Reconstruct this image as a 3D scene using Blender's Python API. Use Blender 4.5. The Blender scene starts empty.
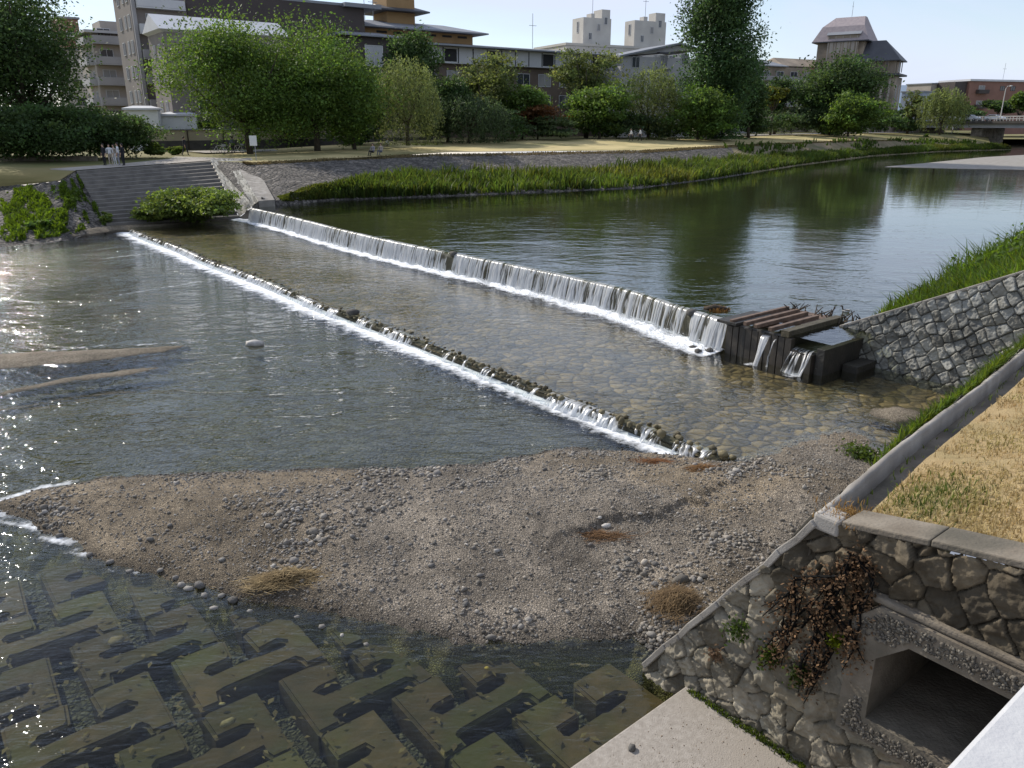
import bpy, math, random
import numpy as np
from mathutils import Vector, Matrix
random.seed(7); RNG = np.random.default_rng(11)
scene = bpy.context.scene; COL = scene.collection
R = math.radians

# ------------------------------------------------------------------ measuring aids
FPX, PITCH, HC = 780.0, math.atan(261/780.0), 7.0
CP, SP = math.cos(PITCH), math.sin(PITCH)
def ray(x, y):
    xc = (x-512)/FPX; yc = (384-y)/FPX
    return Vector((xc, CP+yc*SP, -SP+yc*CP))
def atz(x, y, z):
    d = ray(x, y); t = (z-HC)/d.z
    return Vector((d.x*t, d.y*t, z))
def at(x, y, Y):
    d = ray(x, y); t = Y/d.y
    return Vector((d.x*t, Y, HC+d.z*t))
# river frame: u runs upstream, v runs toward the near (right) bank
UX, UY, VX, VY = .782, .623, .623, -.782
def W(u, v, z=0.0): return Vector((UX*u+VX*v, UY*u+VY*v, z))
def Wn(u, v, z): return np.stack([UX*u+VX*v, UY*u+VY*v, z+0*u], -1)
U3, V3, Z3 = Vector((UX, UY, 0)), Vector((VX, VY, 0)), Vector((0, 0, 1))

# ------------------------------------------------------------------ tagging
def tag(o, label=None, cat=None, group=None, kind=None):
    if label: o['label'] = label
    if cat: o['category'] = cat
    if group: o['group'] = group
    if kind: o['kind'] = kind
    return o
def empty(name, loc=(0, 0, 0), rz=0.0):
    o = bpy.data.objects.new(name, None); COL.objects.link(o)
    o.location = loc; o.rotation_euler = (0, 0, rz); o.empty_display_size = .2
    return o
def copy_tree(o, parent=None):
    c = o.copy(); COL.objects.link(c)
    if parent: c.parent = parent
    for ch in list(o.children): copy_tree(ch, c)
    return c

# ------------------------------------------------------------------ mesh building
class MB:
    def __init__(s): s.v = []; s.f = []; s.m = []
    def add(s, vs, fs, m=0):
        o = len(s.v); s.v += [tuple(p) for p in vs]
        for f in fs: s.f.append(tuple(i+o for i in f)); s.m.append(m)
        return s
    def box3(s, O, X, Y, Z, xr, yr, zr, m=0):
        P = [O+X*x+Y*y+Z*z for z in zr for y in yr for x in xr]
        return s.add(P, [(0,1,3,2),(4,6,7,5),(0,4,5,1),(1,5,7,3),(3,7,6,2),(2,6,4,0)], m)
    def box(s, c, d, m=0, rz=0.0):
        X = Vector((math.cos(rz), math.sin(rz), 0)); Y = Vector((-math.sin(rz), math.cos(rz), 0))
        return s.box3(Vector(c), X, Y, Z3, (-d[0]/2, d[0]/2), (-d[1]/2, d[1]/2), (-d[2]/2, d[2]/2), m)
    def tube(s, pts, rad, n=6, m=0, cap=True):
        pts = [Vector(p) for p in pts]
        if not isinstance(rad, (list, tuple)): rad = [rad]*len(pts)
        o = len(s.v); rings = []
        for i, p in enumerate(pts):
            t = (pts[min(i+1, len(pts)-1)]-pts[max(i-1, 0)]).normalized()
            a = t.orthogonal().normalized() if abs(t.z) > .95 else t.cross(Z3).normalized()
            b = t.cross(a)
            for k in range(n):
                g = 2*math.pi*k/n; s.v.append(tuple(p+(a*math.cos(g)+b*math.sin(g))*rad[i]))
        for i in range(len(pts)-1):
            for k in range(n):
                s.f.append((o+i*n+k, o+i*n+(k+1) % n, o+(i+1)*n+(k+1) % n, o+(i+1)*n+k)); s.m.append(m)
        if cap:
            s.f.append(tuple(o+k for k in range(n))); s.m.append(m)
            s.f.append(tuple(o+(len(pts)-1)*n+k for k in reversed(range(n)))); s.m.append(m)
        return s
    def prism(s, poly, lo, hi, m=0):
        n = len(poly)
        s.add([lo(*p) for p in poly]+[hi(*p) for p in poly],
              [tuple(range(n)), tuple(range(2*n-1, n-1, -1))]+[(i, i+n, (i+1) % n+n, (i+1) % n) for i in range(n)], m)
        return s
    def build(s, name, mat, parent=None, smooth=False, fix=True, bevel=0):
        me = bpy.data.meshes.new(name); me.from_pydata(s.v, [], s.f)
        ms = mat if isinstance(mat, (list, tuple)) else [mat]
        for q in ms: me.materials.append(q)
        if len(ms) > 1: me.polygons.foreach_set('material_index', s.m)
        if fix:
            import bmesh
            bm = bmesh.new(); bm.from_mesh(me)
            bmesh.ops.recalc_face_normals(bm, faces=bm.faces); bm.to_mesh(me); bm.free()
        if smooth: me.polygons.foreach_set('use_smooth', [True]*len(me.polygons))
        o = bpy.data.objects.new(name, me); COL.objects.link(o)
        if bevel:
            b = o.modifiers.new('bevel', 'BEVEL'); b.width = bevel; b.segments = 2; b.limit_method = 'ANGLE'
        if parent:
            o.parent = parent
            o.matrix_parent_inverse = parent_inv(parent)
        return o
def parent_inv(p):
    M = Matrix.Identity(4); q = p; chain = []
    while q: chain.append(q); q = q.parent
    for q in reversed(chain):
        M = M @ q.matrix_parent_inverse @ Matrix.LocRotScale(q.location, q.rotation_euler, q.scale)
    return M.inverted()

def fastmesh(name, V, F, mat, col=None, smooth=False, parent=None, up=False):
    """V (n,3), F (m,k) numpy arrays; col (n,3) vertex colours"""
    V = np.asarray(V, np.float32); F = np.asarray(F, np.int32)
    if up:
        a, b, c = V[F[0, 0]], V[F[0, 1]], V[F[0, 2]]
        if np.cross(b-a, c-b)[2] < 0: F = F[:, ::-1]
    me = bpy.data.meshes.new(name); n, m, k = len(V), len(F), F.shape[1]
    me.vertices.add(n); me.vertices.foreach_set('co', V.ravel())
    me.loops.add(m*k); me.loops.foreach_set('vertex_index', np.ascontiguousarray(F).ravel())
    me.polygons.add(m); me.polygons.foreach_set('loop_start', np.arange(0, m*k, k, dtype=np.int32))
    me.materials.append(mat)
    me.update(calc_edges=True)
    if smooth: me.polygons.foreach_set('use_smooth', np.ones(m, bool))
    if col is not None:
        at_ = me.color_attributes.new('Col', 'FLOAT_COLOR', 'POINT')
        c4 = np.ones((n, 4), np.float32); c4[:, :3] = col; at_.data.foreach_set('color', c4.ravel())
    o = bpy.data.objects.new(name, me); COL.objects.link(o)
    if parent:
        o.parent = parent; o.matrix_parent_inverse = parent_inv(parent)
    return o
def gridfaces(ny, nx, keep=None):
    i = np.arange(ny*nx).reshape(ny, nx)
    F = np.stack([i[:-1, :-1], i[:-1, 1:], i[1:, 1:], i[1:, :-1]], -1)
    if keep is not None: return F[keep]
    return F.reshape(-1, 4)
def gridmesh(name, P, mat, col=None, smooth=True, keep=None, parent=None, up=True):
    ny, nx = P.shape[:2]
    return fastmesh(name, P.reshape(-1, 3), gridfaces(ny, nx, keep), mat,
                    None if col is None else col.reshape(-1, 3), smooth, parent, up)

# ------------------------------------------------------------------ numpy noise
_T = RNG.random((256, 256))
def vnoise(x, y):
    xi = np.floor(x).astype(int); yi = np.floor(y).astype(int); fx = x-xi; fy = y-yi
    fx = fx*fx*(3-2*fx); fy = fy*fy*(3-2*fy); g = lambda a, b: _T[a % 256, b % 256]
    return (g(xi, yi)*(1-fx)+g(xi+1, yi)*fx)*(1-fy)+(g(xi, yi+1)*(1-fx)+g(xi+1, yi+1)*fx)*fy
def fbm(x, y, o=4):
    s = 0; a = .5; t = 0
    for k in range(o): s = s+a*vnoise(x*2**k+17*k, y*2**k+9*k); t += a; a *= .5
    return s/t
_J = RNG.random((256, 256, 3))
def voro(x, y, jit=.8, offs=False):
    """F1, F2 and a random value of the nearest cell"""
    xi = np.floor(x).astype(int); yi = np.floor(y).astype(int)
    f1 = np.full(x.shape, 9.); f2 = np.full(x.shape, 9.); rid = np.zeros(x.shape); ox = np.zeros(x.shape); oy = np.zeros(x.shape)
    for dx in (-1, 0, 1):
        for dy in (-1, 0, 1):
            cx, cy = xi+dx, yi+dy; j = _J[cx % 256, cy % 256]
            ex, ey = x-(cx+.5+(j[..., 0]-.5)*jit), y-(cy+.5+(j[..., 1]-.5)*jit); d = np.hypot(ex, ey)
            new = d < f1; f2 = np.where(new, f1, np.minimum(f2, d)); f1 = np.where(new, d, f1); rid = np.where(new, j[..., 2], rid)
            if offs: ox = np.where(new, ex, ox); oy = np.where(new, ey, oy)
    return (f1, f2, rid, ox, oy) if offs else (f1, f2, rid)
def sstep(a, b, x):
    t = np.clip((x-a)/(b-a), 0, 1); return t*t*(3-2*t)
def polydist(px, py, poly):
    """signed distance, positive inside"""
    d = np.full(px.shape, 1e9); ins = np.zeros(px.shape, bool); n = len(poly)
    for i in range(n):
        ax, ay = poly[i]; bx, by = poly[(i+1) % n]; ex, ey = bx-ax, by-ay
        t = np.clip(((px-ax)*ex+(py-ay)*ey)/(ex*ex+ey*ey), 0, 1)
        d = np.minimum(d, np.hypot(px-ax-t*ex, py-ay-t*ey))
        c = (ay > py) != (by > py)
        with np.errstate(divide='ignore', invalid='ignore'):
            ins ^= c & (px < (bx-ax)*(py-ay)/(by-ay if by != ay else 1e-9)+ax)
    return np.where(ins, d, -d)

# ------------------------------------------------------------------ materials
def newmat(name):
    m = bpy.data.materials.new(name); m.use_nodes = True; nt = m.node_tree; nt.nodes.clear()
    return m, nt, nt.nodes.new, nt.links.new
def pmat(name, c1, c2=None, scale=3.0, rough=.85, bump=0.0, attr=False, spec=.3, metal=0.0, detail=5, bscale=None, c3=None, scale3=.4, trans=None, objspace=False, rnd=False):
    m, nt, N, L = newmat(name)
    out = N('ShaderNodeOutputMaterial'); bs = N('ShaderNodeBsdfPrincipled')
    bs.inputs['Roughness'].default_value = rough; bs.inputs['Specular IOR Level'].default_value = spec; bs.inputs['Metallic'].default_value = metal
    geo = N('ShaderNodeTexCoord' if objspace else 'ShaderNodeNewGeometry'); pos = geo.outputs['Object' if objspace else 'Position']
    no = N('ShaderNodeTexNoise'); no.inputs['Scale'].default_value = scale; no.inputs['Detail'].default_value = detail; L(pos, no.inputs['Vector'])
    c2 = c2 or tuple(a*.75 for a in c1)
    mx = N('ShaderNodeMix'); mx.data_type = 'RGBA'
    mr = N('ShaderNodeMapRange'); mr.inputs[1].default_value = .35; mr.inputs[2].default_value = .65; L(no.outputs[0], mr.inputs[0])
    L(mr.outputs[0], mx.inputs[0]); mx.inputs[6].default_value = (*c1, 1); mx.inputs[7].default_value = (*c2, 1)
    col = mx.outputs[2]
    if c3:
        n3 = N('ShaderNodeTexNoise'); n3.inputs['Scale'].default_value = scale3; n3.inputs['Detail'].default_value = 4; L(pos, n3.inputs['Vector'])
        m3 = N('ShaderNodeMapRange'); m3.inputs[1].default_value = .45; m3.inputs[2].default_value = .65; L(n3.outputs[0], m3.inputs[0])
        x3 = N('ShaderNodeMix'); x3.data_type = 'RGBA'; L(m3.outputs[0], x3.inputs[0]); L(col, x3.inputs[6]); x3.inputs[7].default_value = (*c3, 1); col = x3.outputs[2]
    if attr:
        a = N('ShaderNodeAttribute'); a.attribute_name = 'Col'
        mu = N('ShaderNodeMix'); mu.data_type = 'RGBA'; mu.blend_type = 'MULTIPLY'; mu.inputs[0].default_value = 1
        L(col, mu.inputs[6]); L(a.outputs['Color'], mu.inputs[7]); col = mu.outputs[2]
    if rnd:
        oi = N('ShaderNodeObjectInfo'); rr = N('ShaderNodeMapRange'); rr.inputs[3].default_value = .7; rr.inputs[4].default_value = 1.3; L(oi.outputs['Random'], rr.inputs[0])
        mr_ = N('ShaderNodeMix'); mr_.data_type = 'RGBA'; mr_.blend_type = 'MULTIPLY'; mr_.inputs[0].default_value = 1; L(col, mr_.inputs[6]); L(rr.outputs[0], mr_.inputs[7]); col = mr_.outputs[2]
    L(col, bs.inputs['Base Color'])
    if bump:
        nb = N('ShaderNodeTexNoise'); nb.inputs['Scale'].default_value = bscale or scale*4; nb.inputs['Detail'].default_value = 6; L(pos, nb.inputs['Vector'])
        b = N('ShaderNodeBump'); b.inputs['Strength'].default_value = 1.0; b.inputs['Distance'].default_value = bump; L(nb.outputs[0], b.inputs['Height']); L(b.outputs[0], bs.inputs['Normal'])
    sh = bs.outputs[0]
    if trans:
        tr = N('ShaderNodeBsdfTranslucent'); ms = N('ShaderNodeMixShader'); ms.inputs[0].default_value = trans
        hs = N('ShaderNodeHueSaturation'); hs.inputs['Value'].default_value = 1.5; hs.inputs['Hue'].default_value = .485; hs.inputs['Saturation'].default_value = 1.1; L(col, hs.inputs['Color']); L(hs.outputs[0], tr.inputs['Color'])
        L(sh, ms.inputs[1]); L(tr.outputs[0], ms.inputs[2]); sh = ms.outputs[0]
    L(sh, out.inputs['Surface'])
    return m
def leafmat(name, c, trans=.45): return pmat(name, c, tuple(a*.7 for a in c), .6, .6, attr=True, spec=.25, trans=trans)

def watermat(name, tint, s1, s2, b1, b2, rough=.06, rot=0.0, stretch=2.0, foamscale=3.0, calm=None):
    m, nt, N, L = newmat(name)
    out = N('ShaderNodeOutputMaterial'); geo = N('ShaderNodeNewGeometry')
    mp = N('ShaderNodeMapping'); mp.inputs['Rotation'].default_value = (0, 0, rot); mp.inputs['Scale'].default_value = (1, stretch, 1); L(geo.outputs['Position'], mp.inputs[0])
    n1 = N('ShaderNodeTexNoise'); n1.inputs['Scale'].default_value = s1; n1.inputs['Detail'].default_value = 3; n1.inputs['Roughness'].default_value = .55; n1.inputs['Distortion'].default_value = .4; L(mp.outputs[0], n1.inputs['Vector'])
    n2 = N('ShaderNodeTexNoise'); n2.inputs['Scale'].default_value = s2; n2.inputs['Detail'].default_value = 2; L(mp.outputs[0], n2.inputs['Vector'])
    # patches of calm and of ruffled water
    n0 = N('ShaderNodeTexNoise'); n0.inputs['Scale'].default_value = .16; n0.inputs['Detail'].default_value = 3; n0.inputs['Distortion'].default_value = .8; L(mp.outputs[0], n0.inputs['Vector'])
    r0 = N('ShaderNodeMapRange'); r0.inputs[1].default_value = .38; r0.inputs[2].default_value = .62; r0.inputs[3].default_value = .35; r0.inputs[4].default_value = 1.25; L(n0.outputs[0], r0.inputs[0])
    at_ = N('ShaderNodeAttribute'); at_.attribute_name = 'Col'; sp = N('ShaderNodeSeparateColor'); L(at_.outputs['Color'], sp.inputs[0])
    gk = N('ShaderNodeMath'); gk.operation = 'MULTIPLY_ADD'; L(sp.outputs[1], gk.inputs[0]); gk.inputs[1].default_value = 3.0; gk.inputs[2].default_value = 1.0
    amp = gk.outputs[0]
    if calm:                          # rougher below, calmer upstream
        du = N('ShaderNodeVectorMath'); du.operation = 'DOT_PRODUCT'; L(geo.outputs['Position'], du.inputs[0]); du.inputs[1].default_value = (UX, UY, 0)
        cr_ = N('ShaderNodeMapRange'); cr_.inputs[1].default_value = calm[0]; cr_.inputs[2].default_value = calm[1]; cr_.inputs[3].default_value = calm[2]; cr_.inputs[4].default_value = calm[3]; L(du.outputs['Value'], cr_.inputs[0])
        am = N('ShaderNodeMath'); am.operation = 'MULTIPLY'; L(amp, am.inputs[0]); L(cr_.outputs[0], am.inputs[1]); amp = am.outputs[0]
    r1 = N('ShaderNodeMath'); r1.operation = 'MULTIPLY'; L(r0.outputs[0], r1.inputs[0]); L(amp, r1.inputs[1])
    q = N('ShaderNodeMath'); q.operation = 'MULTIPLY'; L(n1.outputs[0], q.inputs[0]); L(r1.outputs[0], q.inputs[1])
    q2 = N('ShaderNodeMath'); q2.operation = 'MULTIPLY'; L(n2.outputs[0], q2.inputs[0]); L(amp, q2.inputs[1])
    k1 = N('ShaderNodeBump'); k1.inputs['Distance'].default_value = b1; k1.inputs['Strength'].default_value = 1; L(q.outputs[0], k1.inputs['Height'])
    k2 = N('ShaderNodeBump'); k2.inputs['Distance'].default_value = b2; k2.inputs['Strength'].default_value = 1; L(q2.outputs[0], k2.inputs['Height']); L(k1.outputs[0], k2.inputs['Normal'])
    nrm = k2.outputs[0]
    dt = N('ShaderNodeVectorMath'); dt.operation = 'DOT_PRODUCT'; L(geo.outputs['Incoming'], dt.inputs[0]); L(nrm, dt.inputs[1])
    ab = N('ShaderNodeMath'); ab.operation = 'ABSOLUTE'; L(dt.outputs['Value'], ab.inputs[0])
    om = N('ShaderNodeMath'); om.operation = 'SUBTRACT'; om.inputs[0].default_value = 1; om.use_clamp = True; L(ab.outputs[0], om.inputs[1])
    pw = N('ShaderNodeMath'); pw.operation = 'POWER'; L(om.outputs[0], pw.inputs[0]); pw.inputs[1].default_value = 4.6
    fr = N('ShaderNodeMath'); fr.operation = 'MULTIPLY_ADD'; L(pw.outputs[0], fr.inputs[0]); fr.inputs[1].default_value = .95; fr.inputs[2].default_value = .022
    gl = N('ShaderNodeBsdfGlossy'); gl.inputs['Roughness'].default_value = rough; L(nrm, gl.inputs['Normal']); gl.inputs['Color'].default_value = (.95, .97, 1, 1)
    tr = N('ShaderNodeBsdfTransparent'); tr.inputs['Color'].default_value = (*tint, 1)
    mx = N('ShaderNodeMixShader'); L(fr.outputs[0], mx.inputs[0]); L(tr.outputs[0], mx.inputs[1]); L(gl.outputs[0], mx.inputs[2])
    nf = N('ShaderNodeTexNoise'); nf.inputs['Scale'].default_value = foamscale; nf.inputs['Detail'].default_value = 7; nf.inputs['Roughness'].default_value = .7; L(geo.outputs['Position'], nf.inputs['Vector'])
    a = N('ShaderNodeMath'); a.operation = 'ADD'; L(sp.outputs[0], a.inputs[0]); L(nf.outputs[0], a.inputs[1])
    c = N('ShaderNodeMapRange'); c.inputs[1].default_value = .92; c.inputs[2].default_value = 1.32; c.clamp = True; L(a.outputs[0], c.inputs[0])
    df = N('ShaderNodeBsdfDiffuse'); df.inputs['Color'].default_value = (.86, .88, .9, 1)
    fm = N('ShaderNodeMixShader'); L(c.outputs[0], fm.inputs[0]); L(mx.outputs[0], fm.inputs[1]); L(df.outputs[0], fm.inputs[2])
    L(fm.outputs[0], out.inputs['Surface'])
    return m
def fallmat(name):
    """white water: vertex colour red = how much water covers the stone behind"""
    m, nt, N, L = newmat(name)
    out = N('ShaderNodeOutputMaterial'); a = N('ShaderNodeAttribute'); a.attribute_name = 'Col'; sp = N('ShaderNodeSeparateColor'); L(a.outputs['Color'], sp.inputs[0])
    d = N('ShaderNodeBsdfDiffuse'); d.inputs['Color'].default_value = (.95, .96, .97, 1)
    t = N('ShaderNodeBsdfTranslucent'); t.inputs['Color'].default_value = (.95, .96, .97, 1)
    g = N('ShaderNodeBsdfGlossy'); g.inputs['Roughness'].default_value = .25
    m1 = N('ShaderNodeMixShader'); m1.inputs[0].default_value = .6; L(d.outputs[0], m1.inputs[1]); L(t.outputs[0], m1.inputs[2])
    m2 = N('ShaderNodeMixShader'); m2.inputs[0].default_value = .1; L(m1.outputs[0], m2.inputs[1]); L(g.outputs[0], m2.inputs[2])
    tr = N('ShaderNodeBsdfTransparent'); tr.inputs['Color'].default_value = (.85, .88, .88, 1)
    m3 = N('ShaderNodeMixShader'); L(sp.outputs[0], m3.inputs[0]); L(tr.outputs[0], m3.inputs[1]); L(m2.outputs[0], m3.inputs[2]); L(m3.outputs[0], out.inputs['Surface'])
    return m
def pebblemat(name, ca, cb, scale, dist, big=None, attr=False, rough=.9, dark=.35):
    """stones of many greys and browns: voronoi cells with dark joints"""
    m, nt, N, L = newmat(name)
    out = N('ShaderNodeOutputMaterial'); bs = N('ShaderNodeBsdfPrincipled'); bs.inputs['Roughness'].default_value = rough; bs.inputs['Specular IOR Level'].default_value = .25
    geo = N('ShaderNodeNewGeometry')
    wn = N('ShaderNodeTexNoise'); wn.inputs['Scale'].default_value = scale*.7; L(geo.outputs['Position'], wn.inputs['Vector'])
    vm = N('ShaderNodeVectorMath'); vm.operation = 'MULTIPLY_ADD'; L(wn.outputs['Color'], vm.inputs[0]); vm.inputs[1].default_value = (.5/scale,)*3; L(geo.outputs['Position'], vm.inputs[2])
    v = N('ShaderNodeTexVoronoi'); v.inputs['Scale'].default_value = scale; L(vm.outputs[0], v.inputs['Vector'])
    e = N('ShaderNodeTexVoronoi'); e.feature = 'DISTANCE_TO_EDGE'; e.inputs['Scale'].default_value = scale; L(vm.outputs[0], e.inputs['Vector'])
    sp = N('ShaderNodeSeparateColor'); L(v.outputs['Color'], sp.inputs[0])
    mx = N('ShaderNodeMix'); mx.data_type = 'RGBA'; L(sp.outputs[0], mx.inputs[0]); mx.inputs[6].default_value = (*ca, 1); mx.inputs[7].default_value = (*cb, 1)
    er = N('ShaderNodeMapRange'); er.inputs[2].default_value = .12; er.inputs[3].default_value = dark; er.inputs[4].default_value = 1; L(e.outputs['Distance'], er.inputs[0])
    m2 = N('ShaderNodeMix'); m2.data_type = 'RGBA'; m2.blend_type = 'MULTIPLY'; m2.inputs[0].default_value = 1; L(mx.outputs[2], m2.inputs[6]); L(er.outputs[0], m2.inputs[7])
    n2 = N('ShaderNodeTexNoise'); n2.inputs['Scale'].default_value = .8; n2.inputs['Detail'].default_value = 6; L(geo.outputs['Position'], n2.inputs['Vector'])
    nr = N('ShaderNodeMapRange'); nr.inputs[1].default_value = .3; nr.inputs[2].default_value = .7; nr.inputs[3].default_value = .65; nr.inputs[4].default_value = 1.2; L(n2.outputs[0], nr.inputs[0])
    m3 = N('ShaderNodeMix'); m3.data_type = 'RGBA'; m3.blend_type = 'MULTIPLY'; m3.inputs[0].default_value = 1; L(m2.outputs[2], m3.inputs[6]); L(nr.outputs[0], m3.inputs[7])
    col = m3.outputs[2]
    if attr:
        a = N('ShaderNodeAttribute'); a.attribute_name = 'Col'
        m4 = N('ShaderNodeMix'); m4.data_type = 'RGBA'; m4.blend_type = 'MULTIPLY'; m4.inputs[0].default_value = 1; L(col, m4.inputs[6]); L(a.outputs['Color'], m4.inputs[7]); col = m4.outputs[2]
    L(col, bs.inputs['Base Color'])
    er2 = N('ShaderNodeMapRange'); er2.inputs[2].default_value = .3; L(e.outputs['Distance'], er2.inputs[0])
    b = N('ShaderNodeBump'); b.inputs['Distance'].default_value = dist; L(er2.outputs[0], b.inputs['Height'])
    nb = N('ShaderNodeTexNoise'); nb.inputs['Scale'].default_value = scale*3; nb.inputs['Detail'].default_value = 5; L(geo.outputs['Position'], nb.inputs['Vector'])
    b2 = N('ShaderNodeBump'); b2.inputs['Distance'].default_value = dist*.6; L(nb.outputs[0], b2.inputs['Height']); L(b.outputs[0], b2.inputs['Normal']); L(b2.outputs[0], bs.inputs['Normal'])
    L(bs.outputs[0], out.inputs['Surface'])
    return m

M = {}
M['gravel'] = pebblemat('gravel', (.22, .19, .155), (.40, .35, .29), 26, .012, attr=True)
M['stone'] = pmat('river_stone', (.30, .285, .26), (.22, .205, .19), 9, .85, .01, attr=True)
M['bed'] = pebblemat('bed_gravel', (.05, .05, .034), (.115, .105, .07), 8, .03, dark=.55)
M['bed_near'] = pebblemat('bed_near', (.035, .042, .036), (.075, .082, .07), 11, .03, dark=.5)  # dark bluish colour stands in for shade in the gaps between blocks
M['bed_deep'] = pmat('bed_deep', (.08, .09, .08), (.11, .118, .095), .5, .9)
M['apron'] = pebblemat('apron_cobble', (.085, .07, .04), (.26, .195, .105), 2.9, .05, dark=.42)
M['block'] = pmat('algae_concrete_shaded', (.066, .048, .029), (.038, .032, .019), 3.2, .9, .015, c3=(.045, .048, .019), scale3=.9, bscale=7, rnd=True, attr=True)
M['concrete'] = pmat('weathered_concrete', (.36, .335, .3), (.22, .2, .175), 2.5, .9, .006, bscale=60, c3=(.22, .2, .175), scale3=.8)
M['slab'] = pmat('slab_concrete', (.36, .325, .285), (.28, .25, .215), 14, .92, .008, bscale=70, c3=(.31, .275, .235), scale3=1.1)
M['light_concrete'] = pmat('pale_concrete', (.5, .5, .5), (.44, .44, .45), 6, .8, .003, bscale=50)
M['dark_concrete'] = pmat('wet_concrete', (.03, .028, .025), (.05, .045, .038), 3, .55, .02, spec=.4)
M['dirty_concrete'] = pmat('dirty_concrete', (.15, .125, .095), (.22, .19, .15), 3, .9, .012, bscale=30, c3=(.1, .09, .07), scale3=1.3)
M['masonry'] = pmat('masonry', (1, .99, .95), (.62, .6, .56), 5, .9, .014, attr=True, bscale=24)
M['weir'] = pmat('weir_stone', (.06, .052, .035), (.1, .085, .055), 3, .7, .03)
M['mossrock'] = pmat('moss_rock', (.12, .105, .07), (.17, .145, .09), 5, .8, .02, attr=True)
M['tan'] = pmat('dry_turf', (.40, .30, .155), (.33, .235, .115), 5, .95, .02, bscale=60, c3=(.27, .21, .1), scale3=1.0)
M['straw'] = pmat('straw', (.5, .39, .2), (.42, .31, .15), 2.5, .8, attr=True, trans=.25, c3=(.36, .28, .12), scale3=1.2)
M['soil'] = pmat('soil', (.16, .125, .08), (.22, .175, .11), 2, .95, .02)
M['far_grass'] = pmat('far_grass', (.21, .175, .075), (.165, .15, .058), .35, .95, .03, c3=(.11, .12, .04), scale3=.12)
M['path'] = pmat('path', (.36, .33, .29), (.3, .27, .235), 1.0, .95)
M['cobbles'] = pebblemat('cobble_slope', (.07, .065, .058), (.20, .18, .16), 2.6, .08, dark=.25)
M['bank_dry'] = pmat('bank_dry', (.21, .165, .105), (.16, .13, .075), .7, .95, .05, c3=(.1, .1, .045), scale3=.35)
M['steps'] = pmat('stone_steps', (.20, .185, .165), (.14, .13, .118), 1.4, .9, .02)
M['wood'] = pmat('red_timber', (.19, .13, .095), (.115, .08, .06), 6, .7, .01)
M['wet_board'] = pmat('wet_board', (.04, .034, .028), (.065, .055, .045), 2, .5, .012, spec=.4)
M['bark'] = pmat('bark', (.07, .055, .04), (.045, .036, .027), 4, .95, .03)
M['gravel_far'] = pmat('far_gravel', (.3, .28, .25), (.24, .22, .195), 1.5, .95, .03)
M['far_lawn'] = pmat('far_lawn', (.5, .41, .2), (.43, .35, .165), .4, .95, .03, c3=(.2, .185, .075), scale3=.15)
M['reed'] = leafmat('reed', (.085, .125, .034), .5)
M['weed'] = leafmat('weed', (.09, .15, .028), .5)
M['drygrass'] = pmat('dry_grass', (.33, .25, .13), (.24, .175, .09), 3, .9, attr=True, trans=.2)
M['vine'] = pmat('dead_vine', (.17, .105, .06), (.11, .07, .04), 6, .9, attr=True, trans=.15)
M['upper_water'] = watermat('upper_water', (.5, .52, .36), .75, 3.2, .03, .007, .05, R(35), 1.7, calm=(20, 50, 1.35, .22))
M['mid_water'] = watermat('mid_water', (.84, .85, .74), 2.2, 8, .045, .01, .07, R(-50), 1.4, 5.0)
M['low_water'] = watermat('low_water', (.78, .80, .68), 1.25, 6.0, .095, .012, .05, R(-35), 1.8, 4.0)
M['near_water'] = watermat('near_water', (.80, .82, .67), 2.0, 7, .034, .006, .05, R(-30), 2.2, 4.0)
M['falls'] = fallmat('falling_water')
M['glass'] = pmat('window_glass', (.03, .035, .045), (.05, .055, .065), .5, .15, spec=.6)
M['white'] = pmat('white_paint', (.68, .68, .66), (.6, .6, .58), 1, .6)
M['metal'] = pmat('grey_metal', (.3, .31, .32), (.25, .26, .27), 1, .5)
M['black'] = pmat('black_rubber', (.02, .02, .02), (.03, .03, .03), 3, .8)

# ------------------------------------------------------------------ camera, sun, sky
cam = bpy.data.cameras.new('camera'); co = bpy.data.objects.new('camera', cam); COL.objects.link(co)
cam.sensor_width = 36; cam.lens = 36*FPX/1024; cam.clip_start = .1; cam.clip_end = 6000
co.location = (0, 0, HC); co.rotation_euler = (math.pi/2-PITCH, 0, 0); scene.camera = co
AZ, EL = R(-47), R(34)
SUN = Vector((math.sin(AZ)*math.cos(EL), math.cos(AZ)*math.cos(EL), math.sin(EL)))
sl = bpy.data.lights.new('sun', 'SUN'); sl.energy = 5.0; sl.angle = R(.55); sl.color = (1, .93, .82)
so = bpy.data.objects.new('sun', sl); COL.objects.link(so); so.rotation_euler = SUN.to_track_quat('Z', 'Y').to_euler(); so.location = (-40, 40, 60)
wd = bpy.data.worlds.new('World'); scene.world = wd; wd.use_nodes = True
nt = wd.node_tree; N = nt.nodes.new; L = nt.links.new
bg = nt.nodes['Background']; sky = N('ShaderNodeTexSky'); sky.sky_type = 'NISHITA'; sky.sun_disc = False; sky.sun_elevation = EL; sky.sun_rotation = AZ
sky.air_density = 1.0; sky.dust_density = .15; sky.ozone_density = 1.2
tc = N('ShaderNodeTexCoord'); mp = N('ShaderNodeMapping'); mp.inputs['Scale'].default_value = (1, 1, 3.2); L(tc.outputs['Generated'], mp.inputs[0])
cn = N('ShaderNodeTexNoise'); cn.inputs['Scale'].default_value = 3.2; cn.inputs['Detail'].default_value = 7; cn.inputs['Roughness'].default_value = .55; cn.inputs['Distortion'].default_value = .5; L(mp.outputs[0], cn.inputs['Vector'])
cr = N('ShaderNodeMapRange'); cr.inputs[1].default_value = .40; cr.inputs[2].default_value = .68; cr.inputs[3].default_value = .42; cr.inputs[4].default_value = .97; L(cn.outputs[0], cr.inputs[0])
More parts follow.
